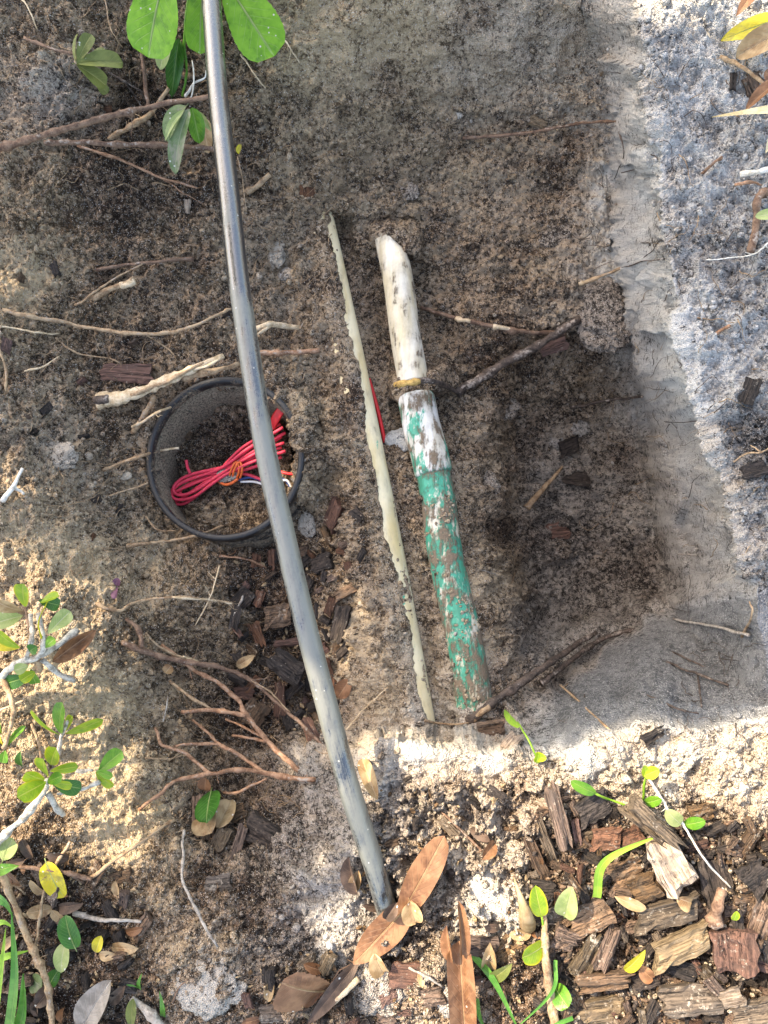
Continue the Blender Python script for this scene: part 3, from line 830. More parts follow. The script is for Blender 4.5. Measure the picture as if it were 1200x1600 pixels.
# coupling: a hollow sleeve with a rounded mouth
path = pipe_path(sec(619, 742), 40)
rad = np.full(40, 0.0200); rad[0] = 0.0186; rad[1] = 0.0197; rad[-1] = 0.0184; rad[-2] = 0.0196
v_, f_, u_ = sweep(path, rad, 30)
mesh_obj('coupling', v_, f_, M['pvc_coupling'], root, uvs=u_)
pipe_part('primed_length', 735, 1135, PIPE_R * 1.08, M['pvc_primed'], 70)
# second pipe
pts2 = []
for (ru, rv) in PIPE2_R:
    z = float(np.interp(rv, *PIPE2_Z))
    s_ = (H - z) / F
    pts2.append((ru - PIPE_R / s_ * 0.97, rv, z))
v_, f_, u_ = sweep(pipe_path(pts2, 90), PIPE_R, 28)
mesh_obj('pvc_pipe', v_, f_, M['pvc_cream'], uvs=u_, label='cream plastic pipe mostly buried beside the primed pipe, a thin strip showing', cat='pipe')
# soil stuck on the pipes, and the clumps left on them
n = 420
pv = RNG.uniform(730, 1110, n); ang = RNG.normal(math.pi / 2, .85, n)
base = np.array([P(np.interp(v, pp[:, 1], pp[:, 0]), v, np.interp(v, pp[:, 1], pp[:, 2])) for v in pv])
ax = P(741, 1100, -.122) - P(622, 436, -.172); ax /= np.linalg.norm(ax)
sd = np.cross(ax, [0, 0, 1.0]); sd /= np.linalg.norm(sd); upv = np.cross(sd, ax)
rr = np.where((pv > 625) & (pv < 738), 0.020, PIPE_R * 1.08)
q = base + (np.cos(ang) * rr)[:, None] * sd + (np.sin(ang) * rr)[:, None] * upv
qu, qv = project(q)
kp = fbm(qu / 30, qv / 34, 141, 3) > 0.06
crumbs('pipe_soil_crumbs', q[kp], 0.0007 + 0.0018 * RNG.random(kp.sum()) ** 2.5, np.clip(np.array([.3, .0, .45]) + RNG.normal(0, .2, (kp.sum(), 3)), 0, 1), 'crumbs of brown soil stuck along the primed pipe')

# ------------------------------------------------------------------ round valve box
def box_mat():
    m, nt, b = new_mat('black_plastic')
    co = worldco(nt)
    g = tex(nt, co, 55, 4, 0.65).outputs[0]; f = tex(nt, co, 500, 3, 0.7).outputs[0]
    sp = nd(nt, 'ShaderNodeAttribute', _attribute_name='cake').outputs['Fac']
    k = mth(nt, 'ADD', mth(nt, 'MULTIPLY', g, 0.6), mth(nt, 'MULTIPLY', f, 0.45))
    k = mth(nt, 'MULTIPLY_ADD', sp, 0.30, k)
    sm = maprange(nt, k, 0.62, 0.74)
    c = mixc(nt, sm, (0.014, 0.014, 0.015), mixc(nt, maprange(nt, f, .35, .65), (0.06, 0.044, 0.03), (0.27, 0.21, 0.145)))
    nt.links.new(c, b.inputs['Base Color'])
    nt.links.new(maprange(nt, sm, 0, 1, 0.38, 0.95), b.inputs['Roughness'])
    bump(nt, b, mth(nt, 'ADD', sm, f), 0.0009, 0.8)
    return m
M['box'] = box_mat()
vb = thing('valve_box', _rc - np.array([0, 0, .11]), 'round black plastic valve box sunk in the soil left of the pipes', 'valve box')
def lathe(name, prof, cake, seg=96):
    pr = np.array(prof); n = len(pr)
    a = np.linspace(0, 2 * math.pi, seg, endpoint=False)
    vv = np.zeros((n, seg, 3))
    vv[..., 0] = _rc[0] + pr[:, 0:1] * np.cos(a); vv[..., 1] = _rc[1] + pr[:, 0:1] * np.sin(a) + pr[:, 1:2] * .22; vv[..., 2] = RING_Z + pr[:, 1:2]
    fs = [(k * seg + j, k * seg + (j + 1) % seg, ((k + 1) % n) * seg + (j + 1) % seg, ((k + 1) % n) * seg + j) for k in range(n) for j in range(seg)]
    o = mesh_obj(name, vv.reshape(-1, 3), fs, M['box'], vb)
    at = o.data.attributes.new('cake', 'FLOAT', 'POINT')
    at.data.foreach_set('value', np.repeat(np.array(cake, np.float32), seg))
    return o
R_ = RING_R
lathe('body_wall', [(R_ - .0008, -.006), (R_ + .0005, -.05), (R_ + .002, -.115), (R_ - .0035, -.115), (R_ - .0038, -.05), (R_ - .0026, -.006)], [.5, .7, .8, .8, .95, .85])
lathe('rim', [(R_ + .0026, -.0100), (R_ + .0030, -.0016), (R_ + .0020, 0), (R_ - .0018, .0), (R_ - .0034, -.0015), (R_ - .0040, -.0070), (R_ - .0030, -.0100)], [.45, .25, .05, .05, .3, .5, .7])

# ------------------------------------------------------------------ wires
def plain(name, c, rough=0.5, spec=0.4, dust=0.0):
    m, nt, b = new_mat(name)
    co = worldco(nt)
    n = tex(nt, co, 180, 3, .6).outputs[0]
    cc = mixc(nt, n, tuple(x * .72 for x in c), tuple(min(1, x * 1.2) for x in c))
    if dust:
        cc, _ = dust_over(nt, cc, dust, (0.40, 0.34, 0.28), 500)
    nt.links.new(cc, b.inputs['Base Color'])
    b.inputs['Roughness'].default_value = rough
    b.inputs['Specular IOR Level'].default_value = spec
    bump(nt, b, n, 0.0004, 0.4)
    return m
M['wire_red'] = plain('wire_red', (0.70, 0.045, 0.085), 0.55, 0.35, 0.12)
M['tape_red'] = plain('tape_red', (0.60, 0.02, 0.025), 0.45, 0.4, 0.04)
M['tie_orange'] = plain('tie_orange', (0.70, 0.13, 0.03), 0.5, 0.4, 0.05)
M['wire_blue'] = plain('wire_blue', (0.03, 0.07, 0.22), 0.5, 0.4, 0.06)
M['wire_white'] = plain('wire_white', (0.70, 0.68, 0.66), 0.5, 0.4, 0.08)
wz = -.164
wb = thing('wire_bundle', P(345, 745, -.178), 'bundle of looped red wires tied in the middle, lying inside the valve box', 'wire bundle')
loops = [  # (offset, start, end) strands of the coil seen as a bow
 [(442,668,.012),(405,690,.010),(380,706,.008),(360,722,.008),(335,736,.004),(300,748,.0),(280,757,0),(270,768,0),(271,778,.002),(284,781,.002),(305,775,.003),(330,757,.005),(352,742,.006),(380,728,.009),(410,716,.008),(446,705,.006)],
 [(446,676,.006),(408,698,.006),(383,713,.004),(362,727,.004),(334,733,.002),(300,741,.002),(281,750,.002),(271,762,.003),(275,772,.003),(288,773,.003),(308,765,.004),(330,750,.004),(354,735,.005),(382,718,.006),(410,703,.006),(444,692,.004)],
 [(438,662,.004),(403,684,.004),(378,700,.002),(357,720,.001),(338,741,-.001),(308,762,-.003),(284,779,-.003),(268,783,-.003),(266,775,-.001),(272,762,0),(290,751,0),(316,742,0),(345,739,.002),(378,735,.002),(405,727,.002),(440,714,.002)],
 [(440,682,.001),(408,704,.001),(380,720,.0),(360,731,.0),(338,748,-.002),(312,771,-.004),(290,786,-.004),(274,787,-.004),(266,780,-.002),(276,768,-.002),(300,757,-.001),(325,747,-.001),(350,738,0),(376,727,.001),(404,711,.001),(440,699,.001)],
 [(436,672,-.002),(402,693,-.002),(376,712,-.002),(358,724,-.002),(326,743,-.004),(294,757,-.004),(282,766,-.004),(285,773,-.004),(303,768,-.004),(328,752,-.003),(352,741,-.002),(384,741,-.002),(410,750,-.004),(440,760,-.006)],
 [(297,740,.003),(293,730,.006),(291,719,.010)],
]
for k, lp in enumerate(loops):
    pth = catmull(np.array([P(u, v, wz + dz) for u, v, dz in lp]), 90 if len(lp) > 5 else 12)
    v_, f_, u_ = sweep(pth, 0.00175, 8)
    mesh_obj('wire', v_, f_, M['wire_red'], wb)
for off in (0, 5):
    tie = [(358 + off, 748, .0), (360 + off, 738, .008), (364 + off, 728, .0105), (369 + off, 722, .0095), (373 + off, 728, .0095), (373 + off, 738, .0075), (370 + off, 747, .003)]
    v_, f_, u_ = sweep(catmull(np.array([P(u, v, wz + dz) for u, v, dz in tie]), 30), 0.00125, 8)
    mesh_obj('tie', v_, f_, M['tie_orange'], wb)
tie = [(341,752,.0),(352,757,.002),(362,755,.003),(372,748,.004)]
v_, f_, u_ = sweep(catmull(np.array([P(u, v, wz + dz) for u, v, dz in tie]), 16), 0.0016, 8)
mesh_obj('tie', v_, f_, M['tie_orange'], wb)
def wire(name, pts, r, mat, label, cat, flat=1.0):
    v_, f_, u_ = sweep(catmull(np.array([P(u, v, z) for u, v, z in pts]), 40), r, 8, flat=flat)
    return mesh_obj(name, v_, f_, mat, label=label, cat=cat)
wire('wire', [(372,750,-.166),(392,746,-.168),(415,752,-.168),(440,748,-.166),(452,758,-.168),(462,775,-.175)], 0.0014, M['wire_blue'], 'dark blue wire curving behind the tube in the valve box', 'wire')
wire('wire', [(376,753,-.166),(398,753,-.168),(425,760,-.168),(446,750,-.163),(456,763,-.168),(462,782,-.176)], 0.0013, M['wire_white'], 'white wire running beside the dark blue wire in the valve box', 'wire')
wire('wire', [(428,733,-.160),(445,739,-.158),(460,741,-.158)], 0.0016, M['tape_red'], 'short red wire end poking out right of the tube in the valve box', 'wire')
wire('tape_strip', [(424,668,-.160),(430,655,-.154),(438,642,-.150),(444,636,-.150)], 0.0052, M['tape_red'], 'bright red tape strip by the upper right wall of the valve box', 'tape', 0.18)
wire('wire', [(576,592,-.172),(584,618,-.170),(593,652,-.166),(600,685,-.165),(603,704,-.170)], 0.0022, M['tape_red'], 'red wire lying along the cream buried pipe', 'wire')

# ------------------------------------------------------------------ unseen shrub-shaped shade caster added up-sun of the hole; leaves placed to shade it
def in_poly(u, v, poly):
    u = np.asarray(u, float); v = np.asarray(v, float)
    r = np.zeros(u.shape, bool); n = len(poly)
    for k in range(n):
        x1, y1 = poly[k]; x2, y2 = poly[(k + 1) % n]
        c = ((y1 > v) != (y2 > v)) & (u < (x2 - x1) * (v - y1) / ((y2 - y1) or 1e-9) + x1)
        r ^= c
    return r
LIT = [[(578, 1176), (600, 1158), (650, 1168), (840, 1184), (900, 1176), (960, 1160), (1000, 1142), (1100, 1148), (1210, 1118), (1500, 1080), (1500, 1900), (600, 1900), (575, 1640), (640, 1560), (600, 1510), (540, 1500), (505, 1440), (590, 1380), (620, 1330), (600, 1260)],
       [(1005, -300), (1008, 32), (1060, 48), (1140, 34), (1180, 75), (1300, 120), (1500, 120), (1500, -300)],
       [(-300, 905), (60, 895), (150, 930), (225, 1010), (250, 1130), (290, 1240), (230, 1310), (120, 1360), (-300, 1380)]]
HALF = [([(110, 880), (330, 900), (330, 1330), (120, 1400), (60, 1330)], 0.55), ([(-300, 330), (130, 330), (100, 460), (-300, 460)], 0.35), ([(440, -300), (900, -300), (880, 70), (440, 110)], 0.4), ([(-300, 640), (160, 640), (160, 900), (-300, 900)], 0.3), ([(180, 1330), (330, 1330), (480, 1640), (180, 1640)], 0.1)]
def sun_ok(u, v):
    """True where the added leaves may throw shade"""
    lit = np.zeros(np.shape(u), bool)
    wu = u + 8 * fbm(np.asarray(u) / 40, np.asarray(v) / 40, 151, 2); wv = v + 8 * fbm(np.asarray(u) / 40, np.asarray(v) / 40, 153, 2)
    for p in LIT:
        lit |= in_poly(wu, wv, p)
    return ~lit
sd_ = np.array(SUN_DIR)
NT = 17000
tu = np.concatenate([RNG.uniform(-330, 1400, 11000), RNG.uniform(880, 1220, 4000), RNG.uniform(700, 1220, 2000)])
tv = np.concatenate([RNG.uniform(-330, 1750, 11000), RNG.uniform(-60, 1120, 4000), RNG.uniform(980, 1190, 2000)])
keep = sun_ok(tu, tv)
for poly, pr in HALF:
    cl = fbm(tu / 90, tv / 90, 161, 3) > (pr - 0.5) * 1.2
    keep &= ~in_poly(tu, tv, poly) | (cl & (RNG.random(NT) > pr * .6))
tu = tu[keep]; tv = tv[keep]
inside = (tu > -60) & (tu < 1260) & (tv > -60) & (tv < 1660)
tz = np.where(inside, TZS[gidx(tu, tv)], 0.0)
tgt = P(tu, tv, tz)
dist = RNG.uniform(1.5, 2.1, len(tu))
ctr = tgt + sd_ * dist[:, None]
Lv = []; Lf = []; Lu = []
for k in range(len(ctr)):
    L = RNG.uniform(.016, .028); Wd = L * .55
    a = RNG.normal(size=3); a[2] *= .5; a /= np.linalg.norm(a)
    nrm = sd_ + RNG.normal(size=3) * .45; nrm /= np.linalg.norm(nrm)
    s1 = np.cross(nrm, a); s1 /= np.linalg.norm(s1); a = np.cross(s1, nrm)
    c = ctr[k]
    pts = np.array([c - a * L, c - a * L * .2 + s1 * Wd, c + a * L, c - a * L * .2 - s1 * Wd, c - a * L * .1 - nrm * L * .12])
    # where the shadow of each corner lands
    foot = pts - sd_ * ((pts[:, 2] - tz[k]) / sd_[2])[:, None]
    fu, fv = project(foot)
    if not sun_ok(fu, fv).all():
        continue
    b0 = len(Lv)
    Lv += list(pts); Lu += [(.5, 0), (1, .45), (.5, 1), (0, .45), (.5, .45)]
    Lf += [(b0, b0 + 1, b0 + 4), (b0 + 1, b0 + 2, b0 + 4), (b0 + 2, b0 + 3, b0 + 4), (b0 + 3, b0, b0 + 4)]
cen = ctr.mean(0)
caster_base = np.array([cen[0] - .25, cen[1] + .15, 0.0])
shrub = thing('shade_caster', caster_base, 'unseen leafy shade caster added to shade the hole', 'shrub')
mesh_obj('caster_crown', Lv, Lf, M['leaf_dark'], shrub, uvs=Lu, smooth_f=False)
stem = catmull(np.array([caster_base - [0, 0, .05], caster_base + [.02, 0, .45], caster_base + [-.03, .02, .95], cen + [-.05, 0, -.05]]), 24)
v_, f_, u_ = sweep(stem, np.linspace(.028, .012, 24), 10, .12)
mesh_obj('caster_trunk', v_, f_, M['root_grey'], shrub)
for k in range(26):
    e = ctr[RNG.integers(len(ctr))]
    s0 = stem[RNG.integers(12, 23)]
    mid = (s0 + e) / 2 + [0, 0, .05]
    v_, f_, u_ = sweep(catmull(np.array([s0, mid, e]), 12), np.linspace(.006, .0015, 12), 6, .1)
    q = v_ - sd_ * ((v_[:, 2]) / sd_[2])[:, None]
    if sun_ok(*project(q)).all():
        mesh_obj('branch', v_, f_, M['root_grey'], shrub)  # limb of the added shade caster

# ------------------------------------------------------------------ roots, twigs and sticks
def px_path(pts, n=None, jig=0.0, lift=0.0):
    """pts: (u, v) or (u, v, dz); follows the ground, lifted by dz (metres)"""
    c = np.array([(p[0], p[1], (p[2] if len(p) > 2 else 0.003)) for p in pts], float)
    ln = np.hypot(np.diff(c[:, 0]), np.diff(c[:, 1])).sum()
    n = n or int(max(10, min(70, ln / 5)))
    q = catmull(c, n)
    if jig:
        t = np.arange(n)
        s_ = RNG.integers(0, 999)
        q[:, 0] += jig * fbm(t / 3.2, t * 0 + .5, s_, 2); q[:, 1] += jig * fbm(t / 3.2, t * 0 + .5, s_ + 3, 2)
    zz = gz(q[:, 0], q[:, 1])
    # bridge the hollows between lumps
    k = max(1, n // 12)
    zp = np.concatenate([np.repeat(zz[:1], k), zz, np.repeat(zz[-1:], k)])
    zz = np.convolve(zp, np.ones(2 * k + 1) / (2 * k + 1), 'valid')
    return P(q[:, 0], q[:, 1], zz + q[:, 2] + lift)

def stick_geo(pts, w0, w1=None, jig=2.0, bumpy=.12, sides=8, knots=True, flat=1.0):
    path = px_path(pts, jig=jig)
    n = len(path)
    w1 = w0 * .6 if w1 is None else w1
    mid = pts[len(pts) // 2]
    sc = scale_at(mid[0], mid[1], mid[2] if len(mid) > 2 else 0)
    r = np.linspace(w0, w1, n) * sc / 2 * (.84 if w0 < 20 else 1)
    t = np.arange(n)
    s_ = RNG.integers(0, 999)
    r = r * (1 + .36 * fbm(t / 2.2, t * 0 + .3, s_, 3))
    if knots:
        for _ in range(max(1, n // 14)):
            r = r * (1 + .35 * np.exp(-((t - RNG.integers(0, n)) / 1.1) ** 2))
    V0, F0, U0 = sweep(path, r, sides, bumpy, flat=flat)
    U0 = list(U0)
    if knots and n > 14 and w0 < 20:                       # side hairs that grow from it
        Vs = [V0]; b0 = len(V0)
        for _ in range(int(n / 7)):
            k = RNG.integers(1, n - 1); d = RNG.normal(size=3); d[2] = abs(d[2]) * .3 - .25
            d /= np.linalg.norm(d)
            L = RNG.uniform(6, 26) * sc; q = [path[k]]
            for _j in range(6):
                d = d + RNG.normal(size=3) * .35; d /= np.linalg.norm(d); q.append(q[-1] + d * L / 6)
            hv, hf, hu = sweep(np.array(q), np.linspace(.00045, .0002, 7), 3)
            Vs.append(hv); F0 += [tuple(x + b0 for x in f) for f in hf]; U0 += hu; b0 += len(hv)
        V0 = np.vstack(Vs)
    return V0, F0, U0

def stick(name, pts, w0, mat, label, cat=None, w1=None, jig=2.0, branches=(), group=None, flat=1.0):
    cat = cat or ('root' if 'root' in name else 'twig')
    if not branches:
        v_, f_, u_ = stick_geo(pts, w0, w1, jig, flat=flat)
        return mesh_obj(name, v_, f_, M[mat], uvs=u_, label=label, cat=cat, group=group)
    o = thing(name, S(pts[-1][0], pts[-1][1], 0), label, cat, group)
    v_, f_, u_ = stick_geo(pts, w0, w1, jig, flat=flat)
    mesh_obj('main_stem', v_, f_, M[mat], o)
    for b in branches:
        v_, f_, u_ = stick_geo(b[0], b[1], b[2] if len(b) > 2 else None, jig)
        mesh_obj('branch' if b[1] > 2.6 else 'rootlet', v_, f_, M[b[3] if len(b) > 3 else mat], o)
    return o

E = .012   # a lifted root
stick('root', [(-20,238,.012),(60,214,.022),(150,188,.035),(230,168,.045),(330,151,.05)], 14, 'root_red', 'thick reddish root slanting up from the top left edge to the tube', w1=9, branches=[([(60,214,.024),(58,203,.032)],4,2),([(206,172,.04),(206,215,.03)],2,1.5)])
stick('root', [(70,224,.012),(120,222,.018),(200,226,.03),(270,228,.035),(340,232,.035)], 9, 'root_red', 'straight reddish root lying just below the thick slanting root, ending behind the tube', w1=10)
stick('root', [(170,216,.006),(200,200,.018),(232,180,.026),(264,138,.02)], 9, 'root_tan', 'brown root crossing beneath the two reddish roots at top left', w1=8)
stick('root', [(222,70,.012),(226,120,.016),(231,168,.02)], 8, 'root_red', 'short upright reddish root under the big round leaf', w1=7)
stick('twig', [(38,60,.004),(70,72,.010),(122,86,.014)], 6, 'root_red', 'thin bare twig leading into the olive leaved sprig', w1=5)
stick('root', [(168,112,.006),(205,134,.010),(236,150,.012)], 4, 'root_dark', 'thin dark root below the olive leaved sprig', branches=[([(195,128,.009),(208,148,.008),(222,168,.006)],3,2)])
stick('root', [(120,228,.004),(190,250,.008),(245,275,.010),(308,294,.006)], 5, 'root_orange', 'thin orange root running under the straight reddish root', w1=4, branches=[([(255,280,.009),(285,300,.006),(318,320,.004)],2,1)])
stick('root', [(20,-10,.006),(45,12,.01),(57,46,.006)], 4, 'root_pale', 'pale curled rootlet in the top left corner', w1=2)
stick('root', [(164,-5,.006),(172,40,.01),(192,76,.006)], 3, 'root_tan', 'fine hanging rootlet left of the big round leaf', w1=1.6)
stick('stick', [(384,302,.003),(402,290,.008),(421,273,.012)], 8, 'root_tan', 'short broken stick just right of the upper tube', 'stick', w1=9)
stick('root', [(440,56,.004),(455,78,.005),(468,98,.003)], 3, 'root_pale', 'pale rootlet below the toothed leaf right of the tube', w1=2, branches=[([(455,78,.005),(452,95,.003)],1.6,1)])
stick('root', [(376,84,.004),(395,112,.006),(415,138,.003)], 4, 'root_pale', 'faint pale root under the toothed leaf beside the tube', w1=2)
stick('root', [(372,245,.02),(380,285,.02),(384,330,.012)], 2.4, 'root_tan', 'hair thin root hanging beside the tube below the yellow bud', w1=1.4)
# left bank, middle
stick('root', [(150,421,.004),(220,411,.01),(302,404,.004)], 6, 'root_red', 'level red brown root above the cut stub on the left bank', w1=6)
stick('root', [(118,478,.003),(165,445,.01),(222,412,.010)], 4, 'root_tan', 'thin root running up behind the cut stub', w1=3)
stick('root_stub', [(146,466,.003),(172,452,.010),(210,440,.014)], 12, 'root_tan', 'stubby cut root with a pale sawn end on the left bank', 'root', w1=12, branches=[([(190,447,.013),(211,440,.0145)],12.5,12.5,'root_pale')])
stick('root', [(5,485,.003),(80,500,.010),(150,514,.018),(220,521,.026),(280,517,.032),(330,496,.034),(362,483,.03)], 8, 'root_tan', 'long tan root sagging across the left bank to the tube', w1=5, branches=[([(225,521,.025),(262,545,.015),(278,566,.006)],3,1.5)])
stick('root', [(-10,509,.003),(50,518,.008),(92,522,.002)], 4, 'root_pale', 'thin pale root at the left edge below the long sagging root', w1=2.5)
stick('root', [(88,528,.003),(118,552,.008),(172,560,.006),(196,575,.003)], 3.5, 'root_tan', 'thin bent root above the red bark flake', w1=2)
stick('root', [(38,580,.004),(65,574,.01),(92,557,.012)], 3.4, 'root_pale', 'short pale rootlet left of the red bark flake', w1=2)
stick('root', [(-5,540,.004),(8,570,.01),(10,612,.004)], 5, 'root_tan', 'curved root hugging the left edge of the bank', w1=4)
stick('stick', [(152,627,.008),(190,620,.018),(235,606,.028),(285,583,.034),(350,556,.03)], 26, 'root_pale', 'thick splintered piece of pale wood lying against the valve box rim', 'stick', w1=9, flat=.6, branches=[([(300,578,.036),(325,570,.04),(346,559,.042)],7,2,'root_pale'),([(205,618,.026),(260,596,.036),(318,566,.038)],9,4,'root_tan'),([(152,627,.010),(180,622,.018)],17,13,'root_dark'),([(285,590,.03),(330,580,.03),(372,570,.02)],16,9,'root_tan')])
stick('stick', [(208,676,.004),(225,648,.018),(242,618,.024)], 10, 'root_tan', 'tan stick dropping from the splintered wood beside the valve box', 'stick', w1=9)
stick('twig', [(206,668,.01),(240,648,.026),(281,629,.032)], 5, 'root_pale', 'pale twig poking over the upper left rim of the valve box', w1=4.5)
stick('twig', [(160,735,.005),(210,716,.02),(250,704,.03),(280,700,.034)], 6, 'root_tan', 'twig reaching over the left rim of the valve box', w1=3.5, branches=[([(248,704,.03),(280,700,.0345)],4,3.4,'root_pale')])
stick('root', [(170,775,.004),(215,760,.01),(250,750,.010),(272,738,.004)], 3, 'root_tan', 'thin root dipping into the valve box below the twig', w1=2)
stick('stick', [(400,513,.014),(425,506,.02),(468,513,.006)], 13, 'root_pale', 'pale splintered stub showing just right of the tube', 'stick', w1=9, branches=[([(425,508,.022),(402,522,.02)],7,3,'root_pale'),([(468,515,.008),(478,500,.012)],3,2,'root_tan')])
stick('root', [(404,552,.012),(450,551,.014),(500,548,.004)], 10, 'root_orange', 'orange brown root stub right of the tube above the valve box', w1=9)
stick('stick', [(4,783,.004),(18,765,.01),(36,733,.012)], 9, 'root_white', 'whitish forked stick at the left edge', 'stick', w1=6, branches=[([(20,760,.011),(38,772,.008)],7,5)])
stick('root', [(198,853,.004),(255,846,.012),(300,838,.024),(350,821,.03)], 6.5, 'root_tan', 'tan root lying over the lower rim of the valve box', w1=3.5)
stick('root', [(228,808,.006),(246,828,.012),(276,830,.010)], 4, 'root_tan', 'short crooked root beneath the lower left rim of the valve box', w1=3)
stick('root', [(338,868,.004),(380,873,.014),(417,886,.004)], 5, 'root_orange', 'orange rootlet just under the valve box', w1=3)
# left bank, lower
stick('root', [(150,944,.004),(185,953,.012),(215,940,.018),(270,933,.026),(320,937,.028),(362,943,.026)], 7, 'root_tan', 'slender root ending in a pale tip above the bark filled hollow', w1=3.5, branches=[([(270,933,.0265),(320,937,.0285),(362,943,.0265)],4.4,3,'root_pale')])
stick('twig', [(343,884,.02),(330,930,.03),(304,978,.012)], 3, 'root_pale', 'straw thin stem crossing the slender pale tipped root', w1=2)
stick('twig', [(381,927,.010),(369,955,.010),(358,983,.004)], 4, 'root_grey', 'short straight grey stem beside the bark filled hollow', w1=3.4)
stick('root', [(198,968,.004),(216,984,.012),(223,1012,.016)], 8, 'root_red', 'stubby red root with a cut end on the left bank', w1=9)
stick('root', [(192,1003,.004),(230,1020,.014),(280,1032,.026),(340,1042,.034),(390,1062,.036),(430,1095,.034),(470,1130,.028),(503,1164,.01)], 10, 'root_red', 'long purple brown root reaching from the left bank down to the tube', w1=6, branches=[([(385,1058,.037),(420,1080,.040),(452,1112,.034)],3,2,'root_tan'),([(392,1062,.036),(410,1062,.034),(425,1056,.030)],2.2,1.3),([(440,1105,.034),(436,1128,.026),(440,1148,.015)],2,1.2)])
stick('root', [(226,990,.010),(262,1018,.016),(308,1034,.02)], 4.5, 'root_tan', 'thin pale rootlet just above the long purple brown root', w1=4, branches=[([(285,1026,.018),(308,1034,.0205)],4,3.4,'root_pale')])
stick('branch', [(252,1008,.010),(300,1045,.022),(340,1066,.034),(370,1092,.042),(384,1117,.044),(412,1152,.04),(442,1182,.028),(472,1209,.006)], 7, 'root_orange', 'forked orange branch in the middle of the branched roots', 'branch', w1=10, branches=[([(284,1113,.024),(330,1109,.04),(384,1118,.044)],7,8),([(264,1064,.012),(300,1090,.028),(328,1107,.038)],6,6,'root_tan'),([(352,1122,.03),(388,1140,.036),(407,1150,.04)],4,5),([(362,1149,.026),(395,1154,.034),(416,1158,.04)],4.5,6),([(296,1045,.02),(300,1060,.02)],3,2)])
stick('branch', [(216,1266,.004),(248,1242,.012),(273,1221,.022),(327,1209,.036),(381,1203,.040),(438,1212,.03),(494,1219,.006)], 6, 'root_orange', 'lowest forked branch fanning leftwards from the grey sand bank', 'branch', w1=10, branches=[([(300,1124,.016),(326,1146,.026),(343,1163,.036),(374,1180,.042),(413,1208,.036)],5,7),([(272,1166,.016),(300,1163,.028),(343,1163,.036)],4.5,5),([(243,1138,.008),(254,1164,.018),(292,1178,.028),(327,1208,.036)],5,7),([(349,1239,.012),(370,1238,.02),(417,1216,.034)],5,6),([(228,1185,.006),(262,1186,.014),(285,1180,.02)],3,2,'root_tan')])
stick('twig', [(226,1205,.003),(260,1190,.008),(290,1172,.012)], 3, 'root_tan', 'fine straight twig lying under the lowest forked branch', w1=2)
stick('twig', [(254,1128,.01),(260,1108,.012),(262,1088,.008)], 3, 'root_grey', 'tiny upright grey twig above the lowest forked branch', w1=2)
stick('twig', [(140,1373,.006),(190,1336,.016),(272,1281,.010)], 7, 'root_tan', 'straight tan twig slanting up the bare sand at lower left', w1=5)
stick('twig', [(24,1353,.008),(90,1362,.012),(144,1373,.010)], 7, 'root_red', 'reddish twig lying across the yellow leaf', w1=8, branches=[([(110,1366,.012),(130,1380,.006)],4,3)])
stick('twig', [(287,1297,.006),(285,1340,.010),(287,1380,.012),(305,1417,.012),(325,1456,.010),(340,1478,.004)], 6, 'root_grey', 'bent grey twig standing alone on the lower sand', w1=5)
stick('stick', [(116,1426,.006),(150,1436,.010),(185,1438,.01),(222,1440,.008)], 10, 'root_grey', 'knobbly grey stick with a whitish end near the fallen green leaf', 'stick', w1=6)
stick('stick', [(-4,1352,.012),(18,1400,.018),(45,1470,.018),(66,1515,.02),(76,1550,.016),(82,1620,.012)], 13, 'root_tan', 'long crooked tan stick along the lower left edge', 'stick', w1=11)
stick('twig', [(110,1316,.006),(74,1375,.012),(60,1450,.012),(54,1485,.004)], 6, 'root_tan', 'thin twig crossing under the reddish twig at lower left', w1=4)
stick('stick', [(205,1558,.006),(228,1578,.010),(255,1606,.006)], 13, 'root_grey', 'pale knobbly stick at the bottom edge', 'stick', w1=16)
stick('twig', [(-5,1112,.006),(36,1095,.008)], 4, 'root_pale', 'short pale straw at the left edge between the two shrubs', w1=3)
stick('twig', [(50,1132,.005),(60,1160,.008),(66,1190,.004)], 6, 'root_tan', 'small brown twig left of the three leaf sprig', w1=4)
stick('twig', [(14,1380,.01),(30,1390,.012),(40,1398,.006)], 3, 'root_tan', 'tiny twig chip by the long crooked stick', w1=2)
stick('twig', [(270,1565,.004),(282,1540,.008),(294,1530,.004)], 4, 'root_red', 'short red twig beside the pale sand lump at the bottom', w1=2.5)
# pit
stick('root', [(658,480,.004),(700,494,.010),(760,508,.014),(810,518,.012),(885,521,.004)], 7, 'root_red', 'root with pale scraped patches right of the broken white pipe', w1=9, branches=[([(712,497,.0125),(735,503,.0145)],7.6,7.6,'root_pale'),([(770,510,.015),(800,516,.0145)],8,8,'root_pale')])
stick('root', [(712,614,.004),(750,592,.014),(790,566,.022),(832,545,.026),(868,522,.022),(905,498,.008)], 19, 'root_dark', 'thick dusty root rising from the coupling across the pit', w1=14)
stick('root', [(905,444,.006),(940,431,.014),(972,418,.006)], 7, 'root_tan', 'pale ended root above the grey soil block', w1=5, branches=[([(904,444,.0065),(922,438,.011)],6.5,6.5,'root_pale'),([(972,418,.006),(1000,410,.006),(1040,404,.002)],2.2,1.4,'root_dark')])
stick('root', [(892,636,.004),(950,626,.014),(1004,619,.006)], 6, 'root_dark', 'dusty horizontal root in the middle of the pit', w1=5)
stick('root', [(620,602,.030),(645,597,.036),(670,595,.034),(692,601,.022),(716,614,.004)], 11, 'root_dark', 'cut root with a golden end lying over the white pipe', w1=10, branches=[([(619,602,.031),(638,598,.037),(656,596,.037)],12,12,'root_gold'),([(670,595,.034),(690,578,.018),(715,572,.004)],2.4,1.4)])
